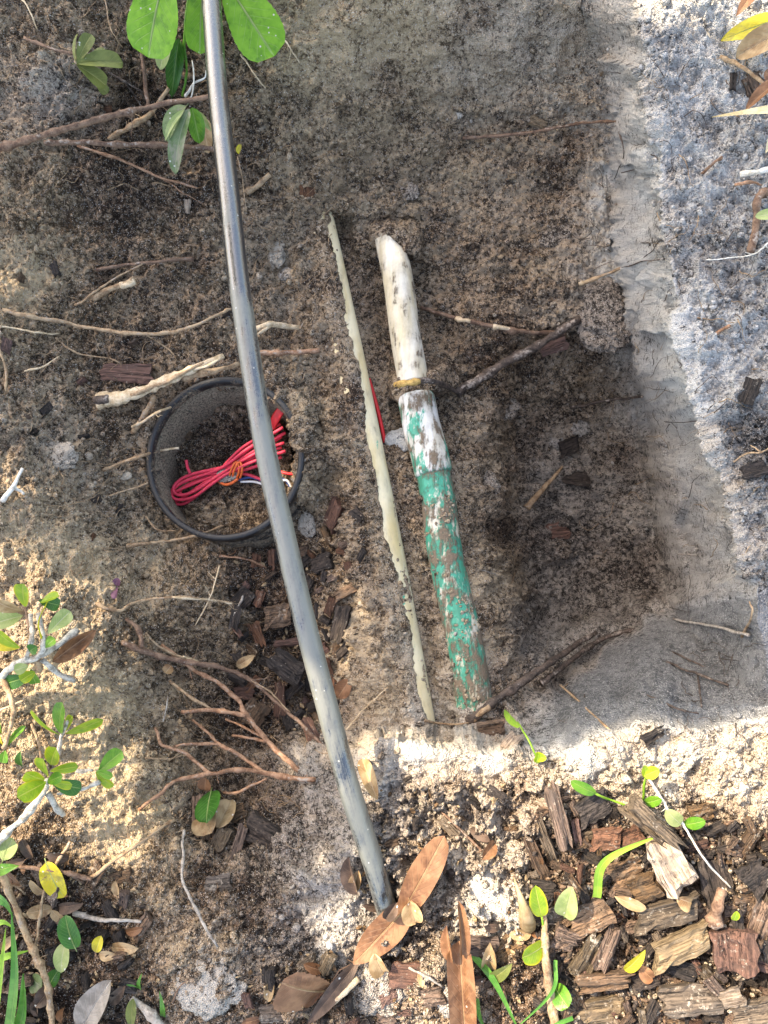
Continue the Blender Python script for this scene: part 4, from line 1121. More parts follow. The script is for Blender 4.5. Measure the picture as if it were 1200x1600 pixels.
stick('root', [(722,216,.004),(790,211,.012),(850,204,.016),(905,193,.012),(968,190,.004)], 6, 'root_red', 'lone thin red root stretched across the upper bank', w1=4)
stick('splinter', [(822,794,.006),(848,765,.018),(878,730,.012)], 12, 'root_tan', 'weathered straw coloured splinter at the bottom of the pit', 'splinter', w1=5, flat=.5)
stick('root', [(732,1128,.006),(780,1091,.022),(830,1056,.034),(882,1020,.036),(932,988,.02)], 17, 'root_dark', 'stout brown root slanting up from the end of the primed pipe', w1=9, branches=[([(845,1068,.02),(880,1042,.026),(945,997,.016),(1030,976,.006)],11,7),([(735,1126,.0065),(765,1104,.018)],12,9,'root_tan')])
stick('root', [(876,1070,.006),(910,1100,.016),(940,1130,.014),(968,1155,.006)], 4.5, 'root_tan', 'thin pale root hanging on the shaded near wall', w1=4, branches=[([(912,1102,.016),(914,1085,.02)],3,2,'root_dark')])
stick('root', [(1010,1020,.004),(1070,1046,.012),(1138,1070,.006)], 5, 'root_dark', 'dark rootlet slanting across the near wall', w1=4)
stick('root', [(1040,1014,.004),(1075,1030,.010),(1100,1042,.004)], 4, 'root_dark', 'short dark rootlet above the slanting dark rootlet', w1=3)
stick('root', [(1052,967,.004),(1110,978,.014),(1172,993,.006)], 6, 'root_grey', 'grey speckled root at the right end of the near wall', w1=5)
stick('root', [(984,1070,.004),(1020,1090,.012),(1055,1106,.012),(1092,1116,.004)], 5, 'root_dark', 'crooked dark root low on the near wall', w1=3, branches=[([(1090,1054,.006),(1093,1080,.01),(1096,1104,.006)],4,3)])
stick('root', [(1036,872,.003),(1062,866,.008),(1088,868,.004)], 2.4, 'root_grey', 'hair thin pale root in the right corner of the pit', w1=1.6)
stick('root', [(806,896,.004),(788,940,.016),(780,978,.006)], 3, 'root_tan', 'fine curved rootlet standing in the pit right of the primed pipe', w1=2)
stick('root', [(748,889,.006),(770,896,.01),(792,905,.004)], 2.4, 'root_grey', 'fine straight rootlet beside the primed pipe', w1=1.6)
stick('root', [(540,1140,.004),(572,1105,.012),(606,1074,.006)], 2.6, 'root_pale', 'hair thin pale stem left of the cream pipe end', w1=1.8)
stick('root', [(664,1126,.006),(690,1130,.012),(720,1132,.010),(735,1128,.008)], 4, 'root_tan', 'thin bent root between the two pipe ends', w1=3)
stick('root', [(890,1080,.004),(918,1108,.01),(922,1124,.004)], 3, 'root_dark', 'tiny dark root beside the thin pale hanging root', w1=2)
stick('root', [(962,190,.006),(975,240,.01),(960,280,.006)], 2.6, 'root_dark', 'dark hair root curling down the right wall', w1=1.5, branches=[([(972,270,.006),(1000,262,.008),(1012,250,.004)],2,1.2)])
stick('root', [(986,180,.004),(1006,150,.008),(1020,110,.004)], 2.6, 'root_grey', 'pale fine root across the top of the right wall', w1=1.6)
# right ledge
stick('twig', [(1215,362,.03),(1195,385,.02),(1180,396,.012),(1150,402,.008),(1104,406,.004)], 3.5, 'root_white', 'thin white curling stem on the right ledge', w1=2)
stick('twig', [(1112,526,.004),(1128,516,.008),(1142,508,.006)], 7, 'root_orange', 'short orange twig on the right ledge', w1=5)
stick('twig', [(1145,722,.004),(1170,708,.012),(1192,706,.014),(1210,694,.01)], 4, 'root_tan', 'bent pale twig over dark bark on the right ledge', w1=3, branches=[([(1190,706,.014),(1172,695,.01)],3,2)])
stick('twig', [(1125,88,.008),(1160,105,.016),(1210,142,.02)], 8, 'root_tan', 'brown leaf stalk below the yellow leaf at top right', w1=6)
stick('twig', [(1160,272,.01),(1185,268,.018),(1215,262,.02)], 9, 'root_white', 'white peeled twig poking in from the right edge', w1=11)
stick('twig', [(1098,272,.004),(1112,258,.010),(1128,247,.006)], 8, 'root_orange', 'small tan curl of bark on the right ledge', 'bark', w1=5, flat=.4)
stick('twig', [(1205,298,.012),(1184,310,.02),(1182,350,.018),(1172,395,.008)], 13, 'root_red', 'hooked brown stem at the right edge of the ledge', w1=15)
stick('twig', [(1148,290,.006),(1172,284,.012),(1190,288,.008)], 6, 'root_orange', 'thin orange twig above the hooked brown stem', w1=4)
stick('twig', [(1160,995,.004),(1175,960,.010),(1172,940,.008)], 5, 'root_tan', 'little upright twig at the right corner above the grey speckled root', w1=3)
# bottom
stick('twig', [(1012,1214,.008),(1045,1266,.018),(1070,1292,.022),(1100,1342,.022),(1140,1388,.01)], 5.5, 'root_white', 'long white trailing stem across the wood chips', w1=3)
stick('twig', [(495,1572,.004),(530,1520,.008),(560,1502,.01)], 3, 'root_red', 'thin red leaf stalk leading to the folded brown leaf', w1=3)
stick('stick', [(497,1584,.008),(528,1560,.012),(560,1530,.010)], 7, 'root_pale', 'pale stick lying by a sandy lump at the bottom', 'stick', w1=11)
stick('twig', [(640,1512,.01),(665,1525,.014),(692,1542,.012)], 5, 'root_grey', 'short grey twig across a flat brown flake at the bottom', w1=4)
stick('stick', [(1112,1450,.02),(1120,1420,.024),(1130,1390,.022)], 22, 'root_red', 'rounded brown stick standing between chips at lower right', 'stick', w1=17)
stick('stick', [(850,1425,.016),(852,1470,.02),(855,1520,.02),(868,1610,.012)], 10, 'root_tan', 'brown woody seedling stem among the chips at the bottom', 'stick', w1=18)
stick('twig', [(690,1270,.004),(745,1322,.010),(752,1330,.006)], 4, 'root_red', 'thin red twig on the sunlit sand', w1=4)

# fine root hairs everywhere in the cut banks (uncountable)
def hairs(name, n, mat, label, boxes):
    Vs = []; Fs = []; b0 = 0
    for _ in range(n):
        x0, y0, x1, y1 = boxes[RNG.integers(len(boxes))]
        u = RNG.uniform(x0, x1); v = RNG.uniform(y0, y1); a = RNG.uniform(0, 6.28)
        L = RNG.uniform(15, 75); k = 9; pts = []
        for t in range(k):
            pts.append((u, v, .001 + .006 * math.sin(math.pi * t / (k - 1)) * RNG.random()))
            a += RNG.normal(0, .42); u += math.cos(a) * L / k; v += math.sin(a) * L / k
        c = np.array(pts)
        path = P(c[:, 0], c[:, 1], gz(c[:, 0], c[:, 1]) + c[:, 2] + .0008)
        v_, f_, _u = sweep(path, np.linspace(.00042, .00016, k) * RNG.uniform(.6, 1.5), 3)
        Vs.append(v_); Fs += [tuple(x + b0 for x in f) for f in f_]; b0 += len(v_)
    mesh_obj(name, np.vstack(Vs), Fs, M[mat], label=label, kind='stuff')
hairs('root_hairs', 520, 'root_tan', 'fine tan root hairs on the cut banks', [(0,0,440,300),(0,380,340,620),(180,940,480,1280),(400,220,560,520),(0,600,220,900),(200,1180,470,1330),(930,100,1180,900),(400,850,560,1180)])
hairs('root_hairs', 420, 'root_dark', 'fine dark root hairs on the cut banks', [(0,0,440,330),(180,940,480,1280),(400,220,960,520),(680,500,1050,980),(860,980,1180,1160),(930,100,1150,900),(300,1230,520,1420)])

# ------------------------------------------------------------------ wood and bark chips
def chip_mesh(seed, bark=False):
    r = np.random.default_rng(seed)
    nx, nyy = 8, 5
    L, W, T = .040, .024, .011 if not bark else .006
    xs = np.linspace(-.5, .5, nx); ys = np.linspace(-.5, .5, nyy)
    e0 = r.normal(0, .05, nyy); e1 = r.normal(0, .05, nyy)
    sk = r.normal(0, .18)
    y0 = r.normal(0, .035, nx); y1 = r.normal(0, .035, nx)
    tap = 1 + r.normal(0, .18) * xs
    ridge = r.normal(0, .16, nyy); bow = r.normal(.12, .12); tw = r.normal(0, .25)
    top = np.zeros((nx, nyy, 3)); bot = np.zeros((nx, nyy, 3))
    for a in range(nx):
        for b in range(nyy):
            fx_ = a / (nx - 1); x = xs[a] + (1 - fx_) * e0[b] + fx_ * e1[b] + sk * ys[b] * .4
            fy_ = b / (nyy - 1); y = ys[b] * tap[a] + (1 - fy_) * y0[a] + fy_ * y1[a]
            z = ridge[b] + r.normal(0, .07) + bow * (1 - 4 * ys[b] ** 2) + tw * xs[a] * ys[b]
            if a in (0, nx - 1): z -= abs(r.normal(0, .14))
            top[a, b] = (x * L, y * W, (0.5 + z) * T)
            bot[a, b] = (x * L * r.uniform(.93, 1.0), y * W * .94, (-.5 + z * .4) * T)
    v = np.vstack([top.reshape(-1, 3), bot.reshape(-1, 3)])
    n = nx * nyy; fs = []
    I = lambda a, b: a * nyy + b
    for a in range(nx - 1):
        for b in range(nyy - 1):
            fs.append((I(a, b), I(a + 1, b), I(a + 1, b + 1), I(a, b + 1)))
            fs.append((n + I(a, b), n + I(a, b + 1), n + I(a + 1, b + 1), n + I(a + 1, b)))
    for a in range(nx - 1):
        fs.append((I(a, 0), n + I(a, 0), n + I(a + 1, 0), I(a + 1, 0)))
        fs.append((I(a, nyy - 1), I(a + 1, nyy - 1), n + I(a + 1, nyy - 1), n + I(a, nyy - 1)))
    for b in range(nyy - 1):
        fs.append((I(0, b), I(0, b + 1), n + I(0, b + 1), n + I(0, b)))
        fs.append((I(nx - 1, b), n + I(nx - 1, b), n + I(nx - 1, b + 1), I(nx - 1, b + 1)))
    me = bpy.data.meshes.new('chip')
    me.from_pydata(v.tolist(), [], fs)
    me.update()
    return me
CHIPS = {}
for tone in ('brown', 'red', 'dark', 'grey', 'tan'):
    for k in range(6):
        me = chip_mesh(100 + k, k >= 4)
        me.materials.append(M['wood_' + tone])
        CHIPS[(tone, k)] = me
def chip(u, v, ln, wd, ang, tone, label, cat='wood chip', group=None, dz=0.004, k=None, name='wood_chip', tilt=.22, thick=1.0):
    k = random.randrange(4) if k is None else k
    o = bpy.data.objects.new(name, CHIPS[(tone, k)])
    COL.objects.link(o)
    s_ = scale_at(u, v, dz)
    o.location = S(u, v, dz)
    n = Vector(gn(u, v)) * .6 + Vector((random.gauss(0, tilt), random.gauss(0, tilt), 1))
    q = n.normalized().to_track_quat('Z', 'Y')
    o.rotation_euler = (Matrix.Rotation(0, 3, 'Z') @ q.to_matrix() @ Matrix.Rotation(math.radians(ang) - q.to_euler().z, 3, 'Z')).to_euler()
    ln *= .80; wd *= .80
    o.scale = (ln * s_ / .040, wd * s_ / .024, thick * max(.5, .5 * (ln + wd) * s_ / .034))
    return tag(o, label, cat, group)
DONE = []
def hc(u, v, ln, wd, ang, tone, label, **kw):
    DONE.append((u, v, .36 * (ln + wd) / 2 + 4))
    kw.setdefault('dz', .012)
    kw['dz'] = max(.002, kw['dz'] - .005)
    return chip(u, v, ln, wd, ang, tone, label, **kw)
# lower right mulch, the ones that can be told apart
hc(920,1430,78,52,28,'brown','brown block of wood just below the two small sunlit leaves', dz=.018, k=1)
hc(1040,1425,112,46,18,'grey','long grey brown chip lying above the striped chip', dz=.014, k=0)
hc(920,1490,95,36,62,'grey','grey striped chip leaning beside the yellow tipped leaf', dz=.016, k=2)
hc(948,1478,85,30,66,'brown','dark grained chip tucked against the grey striped chip', dz=.012, k=3)
hc(1062,1478,108,46,24,'tan','large striped light brown chip in the middle of the mulch', dz=.02, k=0)
hc(1146,1487,72,78,92,'red','squarish reddish chip with deep grooves near the right edge', dz=.02, k=1)
hc(942,1533,100,30,14,'brown','flat brown chip above the bottom edge chip', dz=.02, k=2)
hc(936,1577,96,46,10,'grey','broad grey chip at the bottom edge of the mulch', dz=.016, k=0)
hc(1010,1386,56,48,32,'brown','grained brown chip left of the bright wood stub', dz=.016, k=3)
hc(1046,1346,92,62,-62,'tan','bright sunlit stub of pale wood with a split end', dz=.026, k=1, thick=1.7)
hc(1015,1285,112,38,-42,'grey','long rounded log piece above the bright wood stub', dz=.026, k=2, thick=1.6)
hc(946,1310,52,40,5,'red','rough reddish chip below the forked seedling', dz=.016, k=0)
hc(986,1308,40,32,25,'red','small reddish chip between the rough chip and the log piece', dz=.014, k=1)
hc(978,1362,66,40,20,'brown','brown chip beside the lime grass blade', dz=.012, k=2)
hc(872,1278,118,28,-76,'brown','tall thin splinter chip at the left edge of the mulch', dz=.018, k=3)
hc(848,1300,92,20,-70,'grey','narrow grey splinter left of the tall thin chip', dz=.012, k=2)
hc(838,1338,80,22,-66,'brown','narrow brown splinter at the sand edge of the mulch', dz=.010, k=1)
hc(925,1262,64,46,30,'dark','dark crumbly bark lump under the forked seedling', dz=.014, k=0)
hc(1118,1375,92,58,-75,'dark','large dark chip under the white trailing stem', dz=.012, k=1)
hc(1180,1370,52,54,40,'dark','dark grey chip at the right edge of the mulch', dz=.014, k=2)
hc(1168,1315,70,24,58,'brown','thin brown chip at the right edge above the dark grey chip', dz=.014, k=3)
hc(1184,1440,86,42,75,'brown','brown chip on the right edge level with the rounded stick', dz=.014, k=0)
hc(1080,1560,110,54,8,'grey','wide weathered chip near the bottom right corner', dz=.014, k=3)
hc(1142,1560,46,34,25,'tan','small curved tan chip near the bottom right corner', dz=.02, k=4)
hc(1176,1582,76,40,15,'grey','grey chip in the bottom right corner', dz=.016, k=1)
hc(882,1466,44,40,-20,'brown','small brown block beside the woody seedling stem', dz=.014, k=2)
hc(1062,1512,60,34,-10,'dark','dark crumbling chip under the large striped chip', dz=.010, k=0)
hc(1095,1270,46,30,15,'brown','brown chip on sand right of the pale seedling leaf', dz=.01, k=2)
hc(640,1525,78,50,-4,'red','flat dark red flake crossed by a grey twig at the bottom', dz=.008, k=4, cat='bark')
hc(700,1290,44,20,-48,'tan','thin tan splinter above the long brown leaf', dz=.010, k=5)
hc(795,1480,52,44,40,'brown','reddish brown flake half buried left of the woody seedling stem', dz=.006, k=4)
hc(752,1478,60,40,0,'brown','flat brown flake beside the curled brown strip', dz=.005, k=5)
hc(775,1240,36,16,-30,'dark','dark chip stuck in the sunlit sand rim', dz=.006, k=1)
# hollow between the valve box and the tube
for a in [(433,962,50,44,8,'brown','dark brown grooved chip left of the tube in the hollow',.016,0),(405,936,32,18,75,'red','small upright red chip above the grooved chip',.016,4),(452,1004,60,15,8,'red','narrow red chip under the grooved chip',.018,4),(448,1040,66,42,-35,'dark','big black chip beside the tube in the hollow',.016,1),(402,990,48,20,-70,'red','red chip edge on beside the grooved chip',.012,2),(437,1092,64,22,-85,'red','upright red chip between the branched roots and the tube',.016,4),(398,1114,50,46,55,'brown','square brown chip behind the branched roots',.012,3),(488,1148,72,26,-58,'red','long red chip lying against the lower tube',.016,4),(516,948,36,18,70,'red','small red chip right of the tube in the hollow',.012,0),(532,975,66,30,78,'dark','dark shiny chip right of the tube',.012,1),(540,925,56,20,25,'brown','brown leaf like chip on the slope right of the tube',.012,5),(514,1046,46,14,-75,'red','thin red chip hugging the right side of the tube',.014,4),(522,805,54,30,60,'red','red brown chip in the slope right of the valve box',.008,0),(545,850,36,22,30,'brown','brown chip above the slope chips right of the tube',.006,2),(540,862,40,18,-10,'red','red sliver right of the tube below the valve box',.010,4),(505,880,44,34,15,'dark','black chip touching the tube below the valve box',.012,3),(475,915,40,30,60,'dark','black chip behind the tube in the hollow',.008,0)]:
    hc(*a[:7], dz=a[7], k=a[8])
hc(316,1278,84,40,-80,'brown','upright brown bark piece under the fallen green leaf', dz=.014, k=4, cat='bark')
hc(345,1312,40,30,70,'grey','small grey bark block under the fallen green leaf', dz=.012, k=1, cat='bark')
hc(410,1300,70,46,-20,'dark','dark sandy bark lump at the foot of the lowest branch', dz=.012, k=2, cat='bark')
hc(372,1320,66,18,78,'brown','narrow rust brown bark strip beside the dark bark lump', dz=.012, k=5, cat='bark')
hc(365,1275,50,26,30,'brown','brown bark piece just below the lowest branch', dz=.010, k=4, cat='bark')
hc(340,1382,48,34,5,'grey','grey flake of bark right of the bent grey twig', dz=.006, k=4, cat='bark')
# pit and banks
hc(865,541,52,28,18,'red','orange brown bark flake on the dusty root in the pit', dz=.022, k=4, cat='bark')
hc(198,584,98,36,-4,'red','large flat red bark flake above the valve box', dz=.010, k=4, cat='bark')
hc(293,323,26,12,85,'tan','small orange chip on the upper left bank', dz=.004, k=4)
hc(888,698,38,32,20,'dark','black bark lump above the splinter in the pit', dz=.006, k=0, cat='bark')
hc(900,748,48,26,-8,'dark','black bark piece right of the splinter in the pit', dz=.008, k=1, cat='bark')
hc(480,300,22,30,80,'red','small red bark chip on the dark upper bank', dz=.002, k=4, cat='bark')
hc(798,1160,36,26,50,'tan','glowing orange brown chip at the foot of the near wall', dz=.014, k=1)
hc(766,1142,52,42,10,'brown','brown lump beside the glowing orange chip', dz=.012, k=0, cat='bark')
hc(1020,1150,46,20,30,'dark','dark chip on top of the shaded near wall', dz=.004, k=2)
hc(288,675,34,24,-20,'brown','brown chip inside the valve box', dz=.006, k=4)
hc(870,830,46,34,10,'red','dull red bark chip at the bottom of the pit', dz=.003, k=4, cat='bark')
hc(840,192,34,14,-20,'tan','pale chip touching the lone red root', dz=.006, k=2)
for a in [(1172,612,50,30,70,'dark','large black bark slab on the right ledge beside the white sand',.001,4),(1178,735,44,30,15,'dark','black bark lump on the right ledge under the bent twig',.0,1),(1145,128,36,12,85,'dark','small dark bark strip below the yellow leaf',.004,5),(1182,140,60,40,-60,'brown','brown bark leaf piece under the red leaf at the right edge',.006,4)]:
    hc(*a[:7], dz=a[7], k=a[8], cat='bark')
# the rest of the mulch: alike chips
WORD = {'brown': 'brown', 'red': 'reddish', 'dark': 'dark', 'grey': 'grey brown', 'tan': 'tan'}
USED = {}
def describe(u, v, ln, tone, noun, marks, big):
    m = min(marks, key=lambda q: (q[0] - u) ** 2 + (q[1] - v) ** 2)
    dx, dy = u - m[0], v - m[1]
    where = ('right of' if dx > 0 else 'left of') if abs(dx) > abs(dy) else ('below' if dy > 0 else 'above')
    size = 'tiny' if ln < big * .5 else 'small' if ln < big * .78 else 'larger'
    wt = WORD.get(tone, tone)
    lb = f'{size} {wt} {noun} {where} the {m[2]}'
    if lb in USED:
        ang = 'just ' if math.hypot(dx, dy) < 34 else 'a little way '
        lb = f'{size} {wt} {noun} {ang}{where} the {m[2]}'
    if lb in USED:
        lb = lb.replace(size, size + (' narrow', ' flat', ' rough')[len(USED) % 3], 1)
    USED[lb] = 1
    return lb
def fill(poly_boxes, n, smin, smax, tones, noun, group, marks, name='wood_chip', cat='wood chip', gap=.42, dz=(.002, .016)):
    made = 0; tries = 0
    while made < n and tries < n * 60:
        tries += 1
        pl = random.choice(poly_boxes)
        us = [p[0] for p in pl]; vs_ = [p[1] for p in pl]
        u = random.uniform(min(us), max(us)); v = random.uniform(min(vs_), max(vs_))
        if not in_poly(np.array(u), np.array(v), pl): continue
        ln = random.uniform(smin, smax); wd = ln * random.uniform(.3, .75)
        rr_ = gap * (ln + wd) / 2
        if any((u - a) ** 2 + (v - b) ** 2 < (c * .8 + rr_) ** 2 for a, b, c in DONE): continue
        DONE.append((u, v, rr_ * .8))
        tone = random.choice(tones)
        chip(u, v, ln, wd, random.uniform(0, 180), tone, describe(u, v, ln, tone, noun, marks, smax), cat, group, dz=random.uniform(*dz), k=random.randrange(6), name=name, tilt=.3)
        made += 1
LM = [(1046,1346,'bright wood stub'),(955,1345,'lime grass blade'),(815,1410,'tan pod'),(838,1440,'two round lime leaves'),(856,1510,'woody seedling stem'),(1095,1335,'white trailing stem'),(1120,1420,'rounded brown stick'),(1062,1478,'large striped chip'),(1146,1487,'squarish reddish chip'),(990,1502,'yellow tipped leaf blade'),(936,1577,'broad grey bottom chip'),(1015,1285,'long rounded log piece'),(1080,1560,'wide weathered chip'),(945,1250,'forked seedling'),(1180,1370,'dark chip at the right edge'),(920,1430,'brown block of wood'),(872,1278,'tall thin splinter chip'),(1176,1582,'bottom right corner chip'),(1184,1440,'chip on the right edge'),(1040,1425,'long grey brown chip'),(1011,1386,'grained brown chip'),(946,1310,'rough reddish chip'),(882,1466,'small brown block')]
LH = [(433,962,'grooved chip'),(400,870,'lower rim of the valve box'),(448,1040,'big black chip'),(437,1092,'upright red chip'),(488,1148,'long red chip by the tube'),(532,975,'dark shiny chip'),(545,850,'slope chips by the tube'),(398,1114,'square brown chip'),(540,925,'leaf like slope chip'),(505,880,'black chip touching the tube'),(405,936,'small upright red chip'),(520,1046,'thin red chip hugging the tube')]
LL = [(95,1375,'yellow leaf'),(110,1455,'fallen dark green leaf'),(98,1496,'pale green leaf'),(66,1515,'long crooked stick'),(150,1565,'grey dead leaf'),(170,1437,'knobbly grey stick'),(154,1475,'orange yellow leaf tip'),(20,1520,'tall grass blade'),(225,1578,'pale knobbly stick'),(84,1362,'reddish twig')]
LB = [(470,1540,'broad toothed brown leaf'),(640,1525,'flat dark red flake'),(722,1520,'curled brown strip'),(590,1545,'sandy lump'),(600,1455,'long brown leaf'),(785,1560,'slanting grass stem'),(528,1560,'pale bottom stick')]
LS = [(770,1405,'big pale sand lump'),(665,1365,'upright brown leaf'),(590,1220,'curled orange leaf by the tube'),(722,1310,'thin red twig on sand'),(775,1240,'dark chip in the sand rim'),(838,1330,'narrow splinters')]
LW = [(150,190,'thick slanting root'),(150,95,'olive leaved sprig'),(210,520,'long sagging root'),(230,410,'level red brown root'),(198,584,'flat red bark flake'),(195,743,'tan pebble'),(240,270,'thin orange root'),(90,715,'pale soil clod'),(220,716,'twig over the box rim'),(180,450,'cut root stub'),(293,323,'small orange chip')]
MULCH = [[(905,1235),(1000,1290),(1215,1285),(1260,1640),(830,1640),(850,1480),(820,1400),(835,1270)]]
fill(MULCH, 230, 14, 46, ['brown', 'brown', 'grey', 'dark', 'red', 'dark'], 'wood chip', 'mulch chips below the hole', LM, gap=.30, dz=(.001, .012))
fill([[(380,880),(470,860),(560,800),(570,900),(545,990),(530,1050),(510,1170),(430,1130),(370,1090),(360,1000)]], 46, 20, 46, ['dark', 'dark', 'red', 'brown', 'dark'], 'wood chip', 'wood chips fallen into the hollow', LH, gap=.34, dz=(.001, .010))
fill([[(-40,1330),(190,1350),(240,1480),(200,1640),(-40,1640)]], 40, 22, 52, ['dark', 'brown', 'dark'], 'bark scrap', 'bark scraps under the lower left plants', LL, 'bark_scrap', 'bark', gap=.4, dz=(.001, .007))
fill([[(380,1480),(560,1510),(830,1500),(840,1640),(360,1640)]], 26, 20, 48, ['dark', 'brown', 'grey', 'red'], 'bark scrap', 'bark scraps along the bottom', LB, 'bark_scrap', 'bark', gap=.5, dz=(.001, .006))
fill([[(560,1230),(830,1230),(830,1480),(560,1480)]], 12, 14, 30, ['dark', 'brown', 'grey'], 'bark scrap', 'bark scraps on the pale sand', LS, 'bark_scrap', 'bark', gap=.9, dz=(.0, .003))
fill([[(0,60),(420,60),(420,560),(0,560)], [(60,560),(230,560),(230,860),(0,860)]], 16, 12, 28, ['dark', 'brown', 'red'], 'bark scrap', 'bark scraps in the left bank', LW, 'bark_scrap', 'bark', gap=1.2, dz=(.0, .002))

# soil lumps and stones with a shape of their own
def lump(name, u, v, w, h, label, cat, wts, dz=0.0, seed=0, flatz=.6, sub=3, amp=.22):
    import bmesh
    bm = bmesh.new(); bmesh.ops.create_icosphere(bm, subdivisions=sub + 1, radius=1.0)
    vv = np.array([x.co[:] for x in bm.verts]); fs = [tuple(q.index for q in f.verts) for f in bm.faces]; bm.free()
    d = 1 + 1.5 * amp * fbm(vv[:, 0] * 1.6 + seed, vv[:, 1] * 1.6 + vv[:, 2] * 1.9, 200 + seed, 3) + amp * .9 * fbm(vv[:, 0] * 4 + seed, vv[:, 1] * 4 + vv[:, 2] * 3.3, 210 + seed, 4)
    wl, wc = worley(vv[:, 0] * 4.5 + seed, vv[:, 1] * 4.5 + vv[:, 2] * 3, 220 + seed)
    d += .22 * np.clip(.6 - wl, 0, 1) * (.3 + wc)
    flatz *= .62; dz -= .002
    s_ = scale_at(u, v, dz)
    vv = vv * d[:, None] * np.array([w, h, (w + h) / 2 * flatz]) * s_ / 2 + S(u, v, dz)
    o = mesh_obj(name, vv, fs, M['soil'], label=label, cat=cat)
    at = o.data.color_attributes.new('soil', 'FLOAT_COLOR', 'POINT')
    at.data.foreach_set('color', np.tile(np.array([*wts, .4], np.float32), len(vv)))
    return o
lump('soil_block', 945, 492, 84, 112, 'grey block of soil standing at the foot of the right wall', 'soil clod', (.25, .5, 0), .006, 1, .7, 4, .16)
lump('soil_clod', 770, 1405, 84, 96, 'big pale sand lump beside the tan pod', 'soil clod', (.9, .05, .1), .004, 2, .6, 4, .2)
lump('soil_clod', 590, 1545, 90, 80, 'sandy lump beside the pale stick at the bottom', 'soil clod', (.45, .35, .1), .004, 3, .6, 4, .2)
lump('soil_clod', 325, 1545, 110, 76, 'whitish sand lump at the bottom left of the brown leaf', 'soil clod', (.5, .1, .2), .0, 4, .4, 4, .25)
lump('soil_clod', 625, 690, 46, 40, 'white crust of sand at the lower left of the coupling', 'soil clod', (1, 0, 0), .006, 5, .5, 3, .25)
lump('soil_clod', 430, 395, 34, 50, 'tan soil clod right of the tube on the upper bank', 'soil clod', (.1, .1, .5), .002, 6, .6, 3, .25)
lump('soil_clod', 480, 820, 26, 34, 'pale soil clod on the slope right of the valve box', 'soil clod', (.4, 0, .5), .004, 7, .6, 3, .25)
lump('soil_clod', 90, 715, 70, 44, 'pale soil clod on the left bank beside the whitish forked stick', 'soil clod', (.3, .1, .3), .001, 8, .5, 3, .25)
lump('pebble', 195, 743, 22, 14, 'small tan pebble left of the valve box', 'pebble', (.5, 0, 1), .003, 9, .6, 2, .12)
lump('soil_clod', 700, 1565, 34, 44, 'small grey clod beside the curled brown strip', 'soil clod', (.6, .2, 0), .006, 10, .7, 3, .25)
lump('soil_clod', 355, 742, 30, 22, 'grey crumb of soil sitting on the wire bundle', 'soil clod', (.5, .2, 0), .018, 11, .6, 3, .3)
for k, (u, v, w, h, wt, lb) in enumerate([(905,668,30,26,(.5,.1,0),'pale crust of sand on the pit floor'),(870,690,22,18,(.4,.1,0),'small pale clod left of the black bark lump'),(835,770,34,26,(.1,.4,.1),'brown clod left of the splinter in the pit'),(790,640,40,34,(.1,.3,.1),'brown clod in the pit right of the coupling'),(760,760,36,40,(.1,.3,.1),'soft brown clod on the slope right of the primed pipe'),(870,860,40,30,(.1,.6,0),'dark clod in the deep end of the pit'),(940,880,34,28,(.2,.5,0),'grey clod near the right corner of the pit'),(450,430,26,22,(.2,.2,.1),'grey clod between the tube and the cream pipe'),(640,300,30,26,(.15,.3,0),'clod above the broken end of the white pipe'),(870,370,46,38,(.1,.3,0),'rough clod on the bank above the grey soil block')]):
    lump('soil_clod', u, v, w, h, lb, 'soil clod', wt, .002, 20 + k, .6, 3, .28)

# splinters and fibres too small to count between the chips
def splinters(name, n, polys, tones, label, lmin=4, lmax=22):
    for tone in tones:
        Vs = []; Fs = []; b0 = 0
        made = 0
        while made < n:
            pl = polys[random.randrange(len(polys))]
            us = [q[0] for q in pl]; vs_ = [q[1] for q in pl]
            u = random.uniform(min(us), max(us)); v = random.uniform(min(vs_), max(vs_))
            if not in_poly(np.array(u), np.array(v), pl): continue
            made += 1
            a_ = random.uniform(0, 6.28); L_ = random.uniform(lmin, lmax) * random.random() ** .6 + 2
            z0 = random.uniform(.0005, .006)
            p0 = S(u, v, z0); p1 = S(u + L_ * math.cos(a_), v + L_ * math.sin(a_), z0 + random.uniform(-.002, .004))
            d = p1 - p0; sdv = np.cross(d, [0, 0, 1.0]); sdv /= np.linalg.norm(sdv) + 1e-9
            w = random.uniform(.0004, .0016) * (1 + L_ / 25); h = np.array([0, 0, w * .6])
            m_ = p0 + d * .5 + np.array([0, 0, random.gauss(0, .0008)])
            k = np.array([p0 - sdv * w * .5, p0 + h, p0 + sdv * w * .6, m_ - sdv * w, m_ + h * 1.4, m_ + sdv * w, p1 - sdv * w * .3, p1 + h * .6, p1 + sdv * w * .2])
            Vs.append(k)
            Fs += [tuple(x + b0 for x in f) for f in ((0, 1, 4, 3), (1, 2, 5, 4), (3, 4, 7, 6), (4, 5, 8, 7), (0, 3, 5, 2), (3, 6, 8, 5))]
            b0 += 9
        mesh_obj(name, np.vstack(Vs), Fs, M['wood_' + tone], smooth_f=False, label=label, kind='stuff')
splinters('wood_splinters', 1300, MULCH, ('brown', 'dark', 'tan'), 'fine splinters and fibres between the wood chips')
splinters('litter_fibres', 300, [[(-40,1330),(200,1340),(260,1480),(240,1640),(-40,1640)], [(360,1480),(840,1480),(840,1640),(360,1640)], [(560,1220),(850,1220),(850,1500),(560,1500)], [(370,880),(560,820),(560,980),(510,1170),(430,1130),(370,1090)]], ('brown', 'dark', 'tan'), 'fine plant scraps in the litter', 4, 16)

